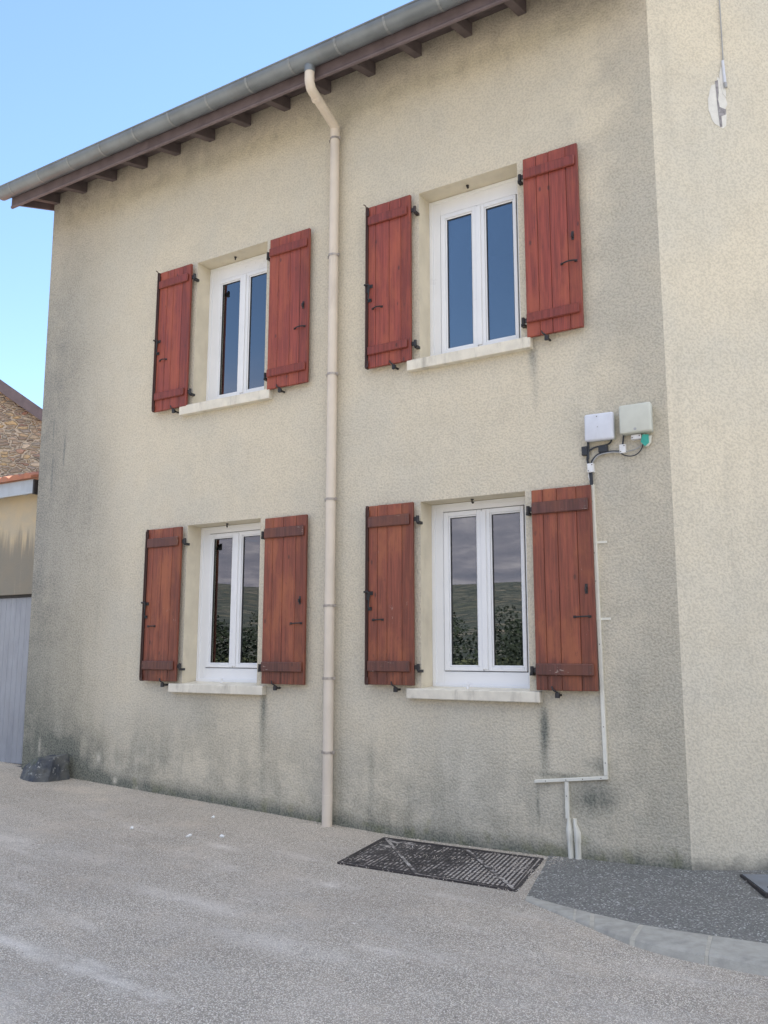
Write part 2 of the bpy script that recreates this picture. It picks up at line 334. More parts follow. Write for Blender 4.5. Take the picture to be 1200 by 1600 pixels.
n = newmat("hill_fields"); P, x, y, z = n.pos(); flat = n.comb(x, y, 0.0)
hv = n.comb(n.mul(x, .026), n.mul(y, .026), n.mul(z, .055))
fc = n.voro(hv, 1.0, 'F1', 1); ed = n.voro(hv, 1.0, 'DISTANCE_TO_EDGE')
sepc = n.node('ShaderNodeSeparateColor'); n.L.new(fc, sepc.inputs[0])
c = n.ramp(sepc.outputs[0], [(0, (.075, .085, .055)), (.3, (.15, .125, .085)), (.55, (.09, .095, .07)), (.75, (.22, .18, .13)), (1, (.08, .085, .065))])
c = n.mix(n.step(ed, .12, .04), c, (.04, .046, .034))
c = n.mix(n.step(n.noise(hv, 1.6, 6, .7), .48, .58), c, (.045, .052, .040))
c = n.mix(n.step(n.noise(hv, 9.0, 2, .5), .72, .75), c, (.34, .31, .28))
M_hill = fin(n, c, .95)

# ------------------------------------------------------------------ mesh helpers
WLOC = {}
def link(name, verts, faces, mat, parent=None, smooth=False, bevel=0, segs=2, tags=None):
    me = bpy.data.meshes.new(name); me.from_pydata([tuple(v) for v in verts], [], faces)
    bm = bmesh.new(); bm.from_mesh(me)
    if bevel: bmesh.ops.bevel(bm, geom=[e for e in bm.edges if len(e.link_faces) == 2 and e.calc_face_angle(0) > .6], offset=bevel, segments=segs, affect='EDGES', profile=.5, clamp_overlap=True)
    bmesh.ops.recalc_face_normals(bm, faces=bm.faces)
    if smooth:
        for f in bm.faces: f.smooth = True
    bm.to_mesh(me); bm.free()
    # origin at the bottom centre of the mesh
    xs = [v.co.x for v in me.vertices]; ys = [v.co.y for v in me.vertices]; zs = [v.co.z for v in me.vertices]
    c = Vector(((min(xs)+max(xs))/2, (min(ys)+max(ys))/2, min(zs)))
    me.transform(Matrix.Translation(-c))
    me.materials.append(mat)
    o = bpy.data.objects.new(name, me); COL.objects.link(o)
    if parent is not None:
        o.parent = parent; o.location = c - WLOC[parent]
    else: o.location = c
    WLOC[o] = c
    if smooth:
        try: me.set_sharp_from_angle(angle=math.radians(40))
        except Exception: pass
    if tags:
        for k_, v_ in tags.items(): o[k_] = v_
    return o
def thing(name, loc, label, cat, group=None):
    o = bpy.data.objects.new(name, None); COL.objects.link(o); o.location = loc; o.empty_display_size = .2
    WLOC[o] = Vector(loc); o['label'] = label; o['category'] = cat
    if group: o['group'] = group
    return o
class MB:
    def __init__(s): s.v = []; s.f = []
    def box(s, x0, x1, y0, y1, z0, z1, shear=None):
        b = len(s.v)
        s.v += [(x0,y0,z0),(x1,y0,z0),(x1,y1,z0),(x0,y1,z0),(x0,y0,z1),(x1,y0,z1),(x1,y1,z1),(x0,y1,z1)]
        s.f += [[b+i for i in q] for q in ((0,3,2,1),(4,5,6,7),(0,1,5,4),(1,2,6,5),(2,3,7,6),(3,0,4,7))]; return s
    def hexa(s, p):     # 8 points, same order as box
        b = len(s.v); s.v += [tuple(q) for q in p]
        s.f += [[b+i for i in q] for q in ((0,3,2,1),(4,5,6,7),(0,1,5,4),(1,2,6,5),(2,3,7,6),(3,0,4,7))]; return s
    def quad(s, a, b_, c, d):
        b = len(s.v); s.v += [a, b_, c, d]; s.f.append([b, b+1, b+2, b+3]); return s
    def prism(s, poly, d):        # poly: list of 3D points, extruded along d
        b = len(s.v); k = len(poly); d = Vector(d)
        s.v += [tuple(p) for p in poly] + [tuple(Vector(p)+d) for p in poly]
        s.f.append([b+i for i in range(k)]); s.f.append([b+k+i for i in reversed(range(k))])
        for i in range(k): j = (i+1) % k; s.f.append([b+i, b+j, b+k+j, b+k+i])
        return s
    def tube(s, pts, r, seg=12, cap=True):
        pts = [Vector(p) for p in pts]; rr = r if isinstance(r, (list, tuple)) else [r]*len(pts)
        b = len(s.v); up = None
        for i, p in enumerate(pts):
            t = (pts[min(i+1, len(pts)-1)]-pts[max(i-1, 0)]).normalized()
            if up is None:
                up = Vector((0, 1, 0)) if abs(t.y) < .9 else Vector((1, 0, 0))
            a = (up - t*up.dot(t)).normalized(); up = a; c = t.cross(a)
            for k in range(seg):
                th = 2*math.pi*k/seg; s.v.append(tuple(p + rr[i]*(math.cos(th)*a + math.sin(th)*c)))
        for i in range(len(pts)-1):
            for k in range(seg):
                k2 = (k+1) % seg; s.f.append([b+i*seg+k, b+i*seg+k2, b+(i+1)*seg+k2, b+(i+1)*seg+k])
        if cap:
            s.f.append([b+k for k in reversed(range(seg))]); s.f.append([b+(len(pts)-1)*seg+k for k in range(seg)])
        return s
    def go(s, name, mat, parent=None, **k): return link(name, s.v, s.f, mat, parent, **k)
def spline(pts, k=6):
    P = [Vector(p) for p in pts]; out = []
    for i in range(len(P)-1):
        p0, p1, p2, p3 = P[max(i-1, 0)], P[i], P[i+1], P[min(i+2, len(P)-1)]
        for j in range(k):
            t = j/k; out.append(.5*((2*p1)+(p2-p0)*t+(2*p0-5*p1+4*p2-p3)*t*t+(3*p1-p0-3*p2+p3)*t**3))
    out.append(P[-1]); return out
def sm(a, b, t):
    t = max(0, min(1, (t-a)/(b-a))); return t*t*(3-2*t)

# ------------------------------------------------------------------ ground
def gz(x, y):
    z = .2 + .04*min(5.5, max(0, -3.5-x))
    f = sm(-6, -20, y) if y < 0 else 0
    r = math.hypot(x, y)
    z = z*(1-f) + .12*f
    return z*(1-sm(30, 60, r)) + (-.6)*sm(30, 60, r)
def axis(lo, hi, step, far):
    a = []; v = lo
    while v <= hi+1e-6: a.append(round(v, 4)); v += step
    s_ = step; v = hi
    while v < far: s_ *= 1.5; v += s_; a.append(v)
    s_ = step; v = lo
    while v > -far: s_ *= 1.5; v -= s_; a.insert(0, v)
    return a
xs = axis(-11, 3, .25, 3000); ys = axis(-8, 1, .25, 3000)
V = []; F = []
for yv in ys:
    for xv in xs:
        V.append((xv, yv, gz(xv, yv) + (mnoise.noise(Vector((xv*.8, yv*.8, 0)))*.008 if abs(xv) < 14 and -9 < yv < -.6 and xv < -3.7 else 0)))
nx = len(xs)
for j in range(len(ys)-1):
    for i in range(nx-1): F.append([j*nx+i, j*nx+i+1, (j+1)*nx+i+1, (j+1)*nx+i])
ground = link("ground", V, F, M_gravel, smooth=True, tags=dict(kind='structure'))

# pavement of asphalt with its low concrete kerb
def pz(x): return .206 + .034*sm(-2.1, -.9, x)
kin = [(-2.086, -1.035), (-1.815, -1.141), (-1.608, -1.219), (-1.364, -1.305), (-1.188, -1.335), (-1.04, -1.335), (-.897, -1.33), (-.759, -1.325), (-.4, -1.31), (.6, -1.27), (4, -1.1)]
kout = [(-2.062, -1.124), (-1.77, -1.298), (-1.534, -1.447), (-1.345, -1.566), (-1.146, -1.634), (-.989, -1.652), (-.88, -1.657), (-.702, -1.662), (-.35, -1.655), (.62, -1.61), (4, -1.44)]
RD = Vector((0.851, 0.525, 0)); CORN = Vector((-1.385, 0, 0))
mb = MB(); pv = []
poly = [(p[0], p[1], pz(p[0])) for p in kin] + [(4.0, 3.32, .24), (-1.385, .0, pz(-1.385)), (-2.35, .0, pz(-2.35)), (-2.264, -.311, pz(-2.264)), (-2.17, -.7, pz(-2.17))]
mb.prism([Vector(p)-Vector((0, 0, .05)) for p in poly], (0, 0, .05))
mb.go("pavement", M_asph, tags=dict(kind='structure'))
mb = MB(); K = len(kin)
mm = MB()
def kerbpt(t):
    i = min(int(t), K-2); u = t-i
    a = [kin[i][k]*(1-u)+kin[i+1][k]*u for k in (0, 1)]; b = [kout[i][k]*(1-u)+kout[i+1][k]*u for k in (0, 1)]
    h = .002 + .032*sm(-2.0, -1.1, a[0])
    ti = pz(a[0])+.004; A = Vector((a[0], a[1], 0)); B = Vector((b[0], b[1], 0)); d = (B-A)
    o = A + d*.90
    return [(a[0], a[1], .12), (a[0], a[1], ti), tuple((A+d*.80).to_tuple()[:2])+(ti-.001,), (o.x, o.y, ti-.006), (b[0], b[1], .2-.02+0), (b[0], b[1], .12)]
joints = [1.3, 1.85, 3.1, 5.25, 8.2, 8.75, 9.1, 9.35, 9.6, 9.85]
edges = [0.0]+joints+[10.0]
for a, b in zip(edges[:-1], edges[1:]):
    g = .06 if a > 1 else 0
    kk = 4; base = len(mb.v); a2, b2 = a+g*(1 if a > 0 else 0), b-g
    if a > 8: a2, b2 = a+.006, b-.006
    for i in range(kk+1): mb.v += kerbpt(a2+(b2-a2)*i/kk)
    for i in range(kk):
        for q in range(5): mb.f.append([base+i*6+q, base+(i+1)*6+q, base+(i+1)*6+q+1, base+i*6+q+1])
    mb.f.append([base+q for q in range(6)]); mb.f.append([base+kk*6+q for q in reversed(range(6))])
mb.go("kerb", M_concrete, bevel=.004, segs=1, tags=dict(kind='structure'))
mb = MB()
for j in joints:
    g = .068 if j < 8 else .008
    A = kerbpt(j-g); B = kerbpt(j+g)
    A = [(p[0], p[1], p[2]-.003) for p in A]; B = [(p[0], p[1], p[2]-.003) for p in B]
    base = len(mb.v); mb.v += A+B
    for q in range(5): mb.f.append([base+q, base+6+q, base+6+q+1, base+q+1])
    mb.f.append([base+q for q in range(6)]); mb.f.append([base+6+q for q in reversed(range(6))])
mb.go("kerb_joints", M_mortar, tags=dict(kind='structure'))

# inspection cover in the asphalt at the right
cv = thing("inspection_cover", (-.75, .02, .24), "smooth blue-grey steel cover plate set in the asphalt near the pale wall", "cover")
zt = pz(-.9)
cp = [(-1.10, .005), (-.92, -.36), (-.55, -.30), (-.50, .25), (-.70, .24)]
cp = [(-1.08, -.01), (-.885, -.385), (-.35, -.15), (-.55, .23)]
MB().prism([(x, y, zt-.02) for x, y in cp], (0, 0, .028)).go("cover_plate", M_plate, cv, bevel=.002, segs=1)
ctr = Vector((sum(p[0] for p in cp)/4, sum(p[1] for p in cp)/4, 0)); mb = MB()
for i in range(4):
    a, b = Vector((*cp[i], 0)), Vector((*cp[(i+1) % 4], 0)); ea = (a-ctr).normalized()*.016; eb = (b-ctr).normalized()*.016
    e0 = (a-ctr).normalized()*.006; e1 = (b-ctr).normalized()*.006
    mb.hexa([(*(a+e0).xy, zt-.02), (*(b+e1).xy, zt-.02), (*(b+eb).xy, zt-.02), (*(a+ea).xy, zt-.02), (*(a+e0).xy, zt+.004), (*(b+e1).xy, zt+.004), (*(b+eb).xy, zt+.004), (*(a+ea).xy, zt+.004)])
mb.go("cover_frame", M_cast, cv)
MB().box(-.90, -.84, -.27, -.255, zt+.008, zt+.011).go("lifting_slot", M_seal_shadow, cv)

# cast-iron drain grate
GA, GB, GC, GD = Vector((-3.46, -.946, 0)), Vector((-3.601, -.142, 0)), Vector((-2.36, -.13, 0)), Vector((-2.203, -.953, 0))
D1 = Vector((-2.87, -.95, 0)); D2 = Vector((-2.93, -.136, 0))
gr = thing("drain_grate", (-2.9, -.55, .2), "dark cast iron drain grating of triangular covers choked with gravel", "drain grate")
def clipline(poly, p, d):
    ts = []
    for i in range(len(poly)):
        a, b = poly[i], poly[(i+1) % len(poly)]; e = b-a; den = d.x*e.y-d.y*e.x
        if abs(den) < 1e-9: continue
        w_ = a-p; t = (w_.x*e.y-w_.y*e.x)/den; u = (w_.x*d.y-w_.y*d.x)/den
        if -1e-6 <= u <= 1+1e-6: ts.append(t)
    if len(ts) < 2: return None
    a, b = min(ts), max(ts)
    return (p+d*a, p+d*b) if b-a > .01 else None
def bar(mb, a, b, w_, z0, z1):
    d = (b-a).normalized(); nrm = Vector((-d.y, d.x, 0))*w_/2
    za, zb = gz(a.x, a.y), gz(b.x, b.y)
    pts = [a-nrm, b-nrm, b+nrm, a+nrm]; zs = [za, zb, zb, za]
    mb.hexa([(p.x, p.y, z+z0) for p, z in zip(pts, zs)] + [(p.x, p.y, z+z1) for p, z in zip(pts, zs)])
GZ = .012
for poly in ([GA, GB, D1], [GB, D2, GD, D1], [D2, GC, GD]):
    c0 = sum(poly, Vector())/len(poly); poly = [p+(c0-p).normalized()*.026 for p in poly]
    pm = MB()
    for i in range(len(poly)): bar(pm, poly[i], poly[(i+1) % len(poly)], .012, -.02, GZ)
    d = (GB-GA).normalized(); e = Vector((1, 0, 0))
    xv = -3.75
    while xv < -2.1:
        s_ = clipline(poly, Vector((xv, -.5, 0)), d)
        if s_: bar(pm, s_[0], s_[1], .013, -.02, GZ-.001+random.uniform(-.001, 0))
        xv += .031
    yv = -.93
    while yv < -.14:
        s_ = clipline(poly, Vector((-3, yv, 0)), e)
        if s_: bar(pm, s_[0], s_[1], .009, -.02, GZ-.0035)
        yv += .052
    pm.go("grate_panel", M_cast, gr)
mb = MB(); c0 = (GA+GC)/2
for a, b in ((GA, GB), (GB, GC), (GC, GD), (GD, GA)): bar(mb, a+(a-c0).normalized()*.014, b+(b-c0).normalized()*.014, .018, -.03, GZ-.002)
mb.go("grate_frame", M_cast, gr)
for a, b in ((GB, D1), (D2, GD)):
    e_ = (b-a)*.02; sb = MB(); bar(sb, a+e_, b-e_, .024, -.01, .0125); sb.go("seam_gravel", M_fill2, gr)
mb = MB(); q = [GA, D1, GD, GC, D2, GB]
mb.prism([(p.x, p.y, gz(p.x, p.y)-.03) for p in q], (0, 0, .0385)); mb.go("gravel_fill", M_fill, gr)

# loose stones
def ispav(x, y):
    if x < -2.26: return False
    ky = -9
    for a, b in zip(kin[:-1], kin[1:]):
        if a[0] <= x <= b[0]: ky = a[1]+(b[1]-a[1])*(x-a[0])/(b[0]-a[0])
    lim = 0 if x < -1.385 else (x+1.385)*.617
    return x > -2.1 and ky < y < lim or (x > -2.26 and x <= -2.1 and y > -1.0 and y < 0 and (x > -2.35-.32*(y)))
tmpl = [(1, 0, 0), (-1, 0, 0), (0, 1, 0), (0, -1, 0), (0, 0, 1), (0, 0, -.6)]
tf = [(0, 2, 4), (2, 1, 4), (1, 3, 4), (3, 0, 4), (2, 0, 5), (1, 2, 5), (3, 1, 5), (0, 3, 5)]
V = []; F = []
def pebble(x, y, z, r):
    b = len(V); a = random.random()*6.28; sx, sy, sz = r*random.uniform(.8, 1.3), r*random.uniform(.6, 1), r*random.uniform(.45, .8)
    for t in tmpl:
        j = [random.uniform(.8, 1.2) for _ in range(3)]
        px_, py_, pz_ = t[0]*sx*j[0]+random.uniform(-.2, .2)*r, t[1]*sy*j[1], t[2]*sz*j[2]
        V.append((x+px_*math.cos(a)-py_*math.sin(a), y+px_*math.sin(a)+py_*math.cos(a), z+pz_+sz*.3))
    for f_ in tf: F.append([b+k for k in f_])
cnt = 0
while cnt < 9000:
    x = random.uniform(-8.3, -.5); y = -abs(random.random())*3.9-.01
    if cnt % 3 == 0: x = random.uniform(-5.2, -.7); y = random.uniform(-3.8, -1.2)
    # keep to the part of the yard in front of the camera
    if y < -.3 and x > -.6+0: continue
    if -3.62 < x < -2.2 and -.96 < y < -.13:
        if random.random() > .35+(.65 if x > -2.75 else 0): continue
        pebble(x, y, gz(x, y)+.009, random.uniform(.003, .006)); cnt += 1; continue
    if ispav(x, y):
        d = abs(y)*1.1 + max(0, x+1.9)*.8
        if random.random() > .10+.9*math.exp(-d*3.0): continue
        pebble(x, y, pz(x), random.uniform(.0025, .0055)); cnt += 1; continue
    if x > -2.1 and y > -1.68: continue
    pebble(x, y, gz(x, y), random.uniform(.0026, .0056)); cnt += 1
for i in range(1500):      # gravel washed against the foot of the wall and over the pavement edge
    x = random.uniform(-7.3, -1.6); y = -abs(random.gauss(0, .05))-.004
    if i % 2: x = random.uniform(-2.45, -1.75); y = -abs(random.gauss(0, .11))-.004
    pebble(x, y, max(gz(x, y), pz(x) if x > -2.3 else 0), random.uniform(.003, .007))
for i in range(1700):      # grit drifted over the grating
    u = random.random(); x = -2.2-1.35*u**1.6; y = random.uniform(-.95, -.13)
    if mnoise.noise(Vector((x*3, y*5, 2))) < -.05+.35*u: continue
    pebble(x, y, gz(x, y)+.010, random.uniform(.003, .0058))
for i in range(900):
    t = random.random(); a, b = random.choice([(GA, GD), (GB, GC), (GC, GD), (GA, GB)]); p = a+(b-a)*t
    pebble(p.x+random.gauss(0, .018), p.y+random.gauss(0, .018), gz(p.x, p.y)+.006, random.uniform(.003, .006))
link("loose_gravel", V, F, M_loose, tags=dict(kind='stuff'))

# litter
for k, (x, y, lx, ly, lab) in enumerate([(-4.557, -.901, .024, .008, "flat white paper scrap on the gravel, nearest the downspout"), (-4.75, -1.049, .008, .024, "narrow white paper scrap on gravel pointing towards the wall"),
        (-5.061, -.452, .012, .010, "small white scrap on the gravel closest to the house wall"), (-5.249, -1.143, .014, .008, "dull white scrap lying alone on gravel, left of the others")]):
    a = random.uniform(-.4, .4); m = MB(); z = gz(x, y)+.003; ca, sa = math.cos(a), math.sin(a); R_ = lambda u, v_: (x+u*ca-v_*sa, y+u*sa+v_*ca)
    pts = [R_(-lx, -ly), R_(lx, -ly*.7), R_(lx*.8, ly), R_(-lx*.9, ly*.8)]
    m.hexa([(*p, z) for p in pts]+[(*p, z+.006+.004*i) for i, p in enumerate(pts)])
    m.go("paper_scrap", M_litter, tags=dict(label=lab, category="litter", group="paper scraps on the gravel"))

# ------------------------------------------------------------------ house
H = thing("house", (-4.8, 0, .2), "two-storey cream roughcast house with red-brown wooden shutters and zinc gutter", "house")
def xl(z): return -8.165-.0125*z
XR = -1.385
OX = [(-5.915, -5.015), (-3.36, -2.46)]; OZ = [(1.315, 2.80), (3.975, 5.475)]
cols = [None, OX[0][0], OX[0][1], OX[1][0], OX[1][1], XR]
rows = [-.3, .5, OZ[0][0], 2.0, OZ[0][1], 3.4, OZ[1][0], 4.7, OZ[1][1], 6.1, 6.98]
def cx(i, z): return xl(z) if i == 0 else cols[i]
mb = MB(); idx = {}
for j, z in enumerate(rows):
    for i in range(6): idx[i, j] = len(mb.v); mb.v.append((cx(i, z), 0, z))
for j in range(len(rows)-1):
    for i in range(5):
        zc = (rows[j]+rows[j+1])/2
        if i in (1, 3) and any(a < zc < b for a, b in OZ): continue
        mb.f.append([idx[i, j], idx[i+1, j], idx[i+1, j+1], idx[i, j+1]])
mb.go("front_wall", M_crepi, H)
for (a, b) in OX:
    for (c, d) in OZ:
        mb = MB()
        mb.quad((a, 0, c), (a, .34, c), (a, .34, d), (a, 0, d)); mb.quad((b, 0, c), (b, .34, c), (b, .34, d), (b, 0, d))
        mb.quad((a, 0, d), (b, 0, d), (b, .34, d), (a, .34, d)); mb.quad((a, 0, c), (b, 0, c), (b, .34, c), (a, .34, c))
        mb.go("window_reveal", M_reveal, H)
DEP = 8.0; PIT = math.tan(math.radians(18))
mb = MB()   # left gable, right party wall, back wall
prof = [(0, -.3), (DEP, -.3), (DEP, 6.9), (DEP/2, 6.9+PIT*DEP/2), (0, 6.9)]
mb.v += [(xl(z), y, z) for y, z in prof]+[(XR+.01, y+(.01 if y == 0 else 0), z) for y, z in prof]
mb.f += [[0, 1, 2, 3, 4], [5, 6, 7, 8, 9], [1, 6, 7, 2]]
mb.go("side_wall", M_out, H)
MB().box(-8.0, XR-.05, .36, DEP-.05, 3.3, 3.5).box(-4.3, -4.2, .36, DEP-.05, .2, 3.29).box(-4.3, -4.2, .36, DEP-.05, 3.51, 6.8).box(-8.0, XR-.05, 3.0, 3.1, .2, 3.29).box(-8.0, XR-.05, 3.0, 3.1, 3.51, 6.8).box(-8.0, XR-.05, .36, 3.0, 6.3, 6.4).go("interior_partition", M_dark, H)

# roof: tiled slopes, soffit boarding, rafters, fascia board, gutter
def rz(y): return 6.93 + PIT*y
mb = MB(); X0, X1 = -8.37, XR-.02; nt = int((X1-X0)/.20)*4; base = 0
yl = [-.475, DEP/2, DEP+.5]; zl = [rz(-.475), rz(DEP/2), rz(-.5)]
for s_ in (0.03, 0.01):
    for k, (yv, zv) in enumerate(zip(yl, zl)):
        for i in range(nt+1):
            xx = X0+(X1-X0)*i/nt
            w_ = abs(math.sin(math.pi*i/4)) * .035 if s_ == .03 else 0
            mb.v.append((xx, yv, zv+s_+w_))
N1 = nt+1
for k in range(2):
    for i in range(nt):
        mb.f.append([k*N1+i, k*N1+i+1, (k+1)*N1+i+1, (k+1)*N1+i]); o2 = 3*N1
        mb.f.append([o2+k*N1+i, o2+(k+1)*N1+i, o2+(k+1)*N1+i+1, o2+k*N1+i+1])
for i in range(nt):
    mb.f.append([i, 3*N1+i, 3*N1+i+1, i+1]); mb.f.append([2*N1+i, 2*N1+i+1, 5*N1+i+1, 5*N1+i])
for k in range(2):
    mb.f.append([k*N1, (k+1)*N1, (3+k+1)*N1, (3+k)*N1]); mb.f.append([k*N1+nt, (3+k)*N1+nt, (4+k)*N1+nt, (k+1)*N1+nt])
mb.go("roof", M_tile, H)
mb = MB()
k = 0
yv = -.46
while yv < .02:
    y1 = yv+.092; mb.hexa([(X0+.02, yv, rz(yv)-.045), (X1, yv, rz(yv)-.045), (X1, y1, rz(y1)-.045), (X0+.02, y1, rz(y1)-.045), (X0+.02, yv, rz(yv)), (X1, yv, rz(yv)), (X1, y1, rz(y1)), (X0+.02, y1, rz(y1))]); yv += .096
mb.go("soffit", M_soffit, H)
rx = [-8.19, -7.72, -7.23, -6.75, -6.26, -5.78, -5.30, -4.81, -4.33, -3.84, -3.36, -2.87, -2.38, -1.90, -1.45]
for x in rx:
    y0, y1 = -.445, .02; h = .115
    MB().hexa([(x-.038, y0, rz(y0)-.05-h+.02), (x+.038, y0, rz(y0)-.05-h+.02), (x+.038, y1, rz(y1)-.05-h), (x-.038, y1, rz(y1)-.05-h), (x-.038, y0, rz(y0)-.047), (x+.038, y0, rz(y0)-.047), (x+.038, y1, rz(y1)-.047), (x-.038, y1, rz(y1)-.047)]).go("rafter", M_soffit, H, bevel=.004, segs=1)
mb = MB().box(X0+.0, X1, -.472, -.447, 6.565, 6.80); mb.go("fascia", M_eave, H, bevel=.005, segs=2)
MB().tube([(X0+.0, -.462, 6.560), (X1, -.462, 6.560)], .018, 8).go("fascia_moulding", M_eave, H, smooth=True)
# gable end board
mb = MB(); xe = X0-.012
mb.hexa([(xe, -.46, rz(-.46)-.19), (xe+.03, -.46, rz(-.46)-.19), (xe+.03, DEP/2, rz(DEP/2)-.15), (xe, DEP/2, rz(DEP/2)-.15), (xe, -.46, rz(-.46)+.02), (xe+.03, -.46, rz(-.46)+.02), (xe+.03, DEP/2, rz(DEP/2)+.02), (xe, DEP/2, rz(DEP/2)+.02)])
mb.go("bargeboard", M_eave, H, bevel=.004, segs=1)
# gutter half-round with rolled lip
GY, GZc, GR = -.555, 6.715, .088
xg0, xg1 = -8.44, XR-.01; mb = MB(); segn = 12
for s_, r_ in ((0, GR), (1, GR-.004)):
    for xv in (xg0, xg1):
        for k in range(segn+1):
            th = math.pi + math.pi*k/segn; mb.v.append((xv, GY+math.cos(th)*r_, GZc+math.sin(th)*r_))
q = segn+1
for k in range(segn):
    mb.f.append([k, k+1, q+k+1, q+k]); mb.f.append([2*q+k, 3*q+k, 3*q+k+1, 2*q+k+1])
for a in (0, segn): mb.f.append([a, q+a, 3*q+a, 2*q+a])
mb.v.append((xg0+.002, GY, GZc)); c_ = len(mb.v)-1
for k in range(segn): mb.f.append([c_, 2*q+k+1, 2*q+k])
gut = mb.go("gutter", M_zinc, H, smooth=True)
MB().tube([(xg0, GY-GR, GZc+.004), (xg1, GY-GR, GZc+.004)], .009, 8).go("gutter_bead", M_zinc, gut, smooth=True)
for i in range(14):
    xv = -8.2+.4875*i
    mb = MB()
    for r_ in (GR+.003, GR+.0005):
        for dx_ in (-.011, .011):
            for k in range(segn+1):
                th = math.pi + math.pi*k/segn; mb.v.append((xv+dx_, GY+math.cos(th)*r_, GZc+math.sin(th)*r_))
    for k in range(segn):
        mb.f.append([k, k+1, q+k+1, q+k]); mb.f.append([k, 2*q+k, 2*q+k+1, k+1]); mb.f.append([q+k, q+k+1, 3*q+k+1, 3*q+k])
    mb.go("gutter_bracket", M_zincj, gut)

# downspout
DX = -4.195; DY = -.068; PR = .0425
pts = [(-4.135, GY+.01, 6.58), (-4.135, GY+.01, 6.50), (-4.137, GY+.03, 6.455), (-4.142, GY+.07, 6.43), (-4.186, DY-.035, 6.345), (-4.193, DY-.008, 6.315), (DX, DY, 6.27), (DX, DY, gz(DX, DY)-.03)]
dsp = MB().tube(spline(pts[:7], 3)[:-1]+[Vector(pts[6]), Vector(pts[7])], PR, 24).go("downspout", M_pipe, H, smooth=True)
MB().tube([(-4.135, GY+.01, 6.66), (-4.135, GY+.01, 6.575)], [.050, .046], 20).go("gutter_outlet", M_zinc, dsp, smooth=True)
for (a, b) in [((-4.137, GY+.012, 6.53), (-4.135, GY+.012, 6.515)), ((-4.15, GY+.115, 6.415), (-4.156, GY+.15, 6.402)), ((DX, DY, 6.31), (DX, DY, 6.24)), ((DX, DY, 2.80), (DX, DY, 2.86)), ((DX, DY, .40), (DX, DY, .47)), ((DX, DY, 2.02), (DX, DY, 2.07)), ((DX, DY, 4.52), (DX, DY, 4.57))]:
    MB().tube([a, b], PR+.0013, 24).go("pipe_socket", M_pipe, dsp, smooth=True, bevel=.001, segs=1)
for zc in (6.22, 5.09, 3.99, 2.885, 1.985, 1.39, .80):
    m = MB().tube([(DX, DY, zc-.010), (DX, DY, zc+.010)], PR+.004, 24)
    for s_ in (-1, 1): m.box(DX+s_*.046-.001, DX+s_*.062+.001, DY-.006, DY+.006, zc-.012, zc+.012); m.tube([(DX+s_*.056, DY-.012, zc), (DX+s_*.056, DY+.014, zc)], .004, 8)
    m.box(DX-.006, DX+.006, DY+.03, .0, zc-.006, zc+.006)
    m.go("pipe_clamp", M_pipec, dsp)

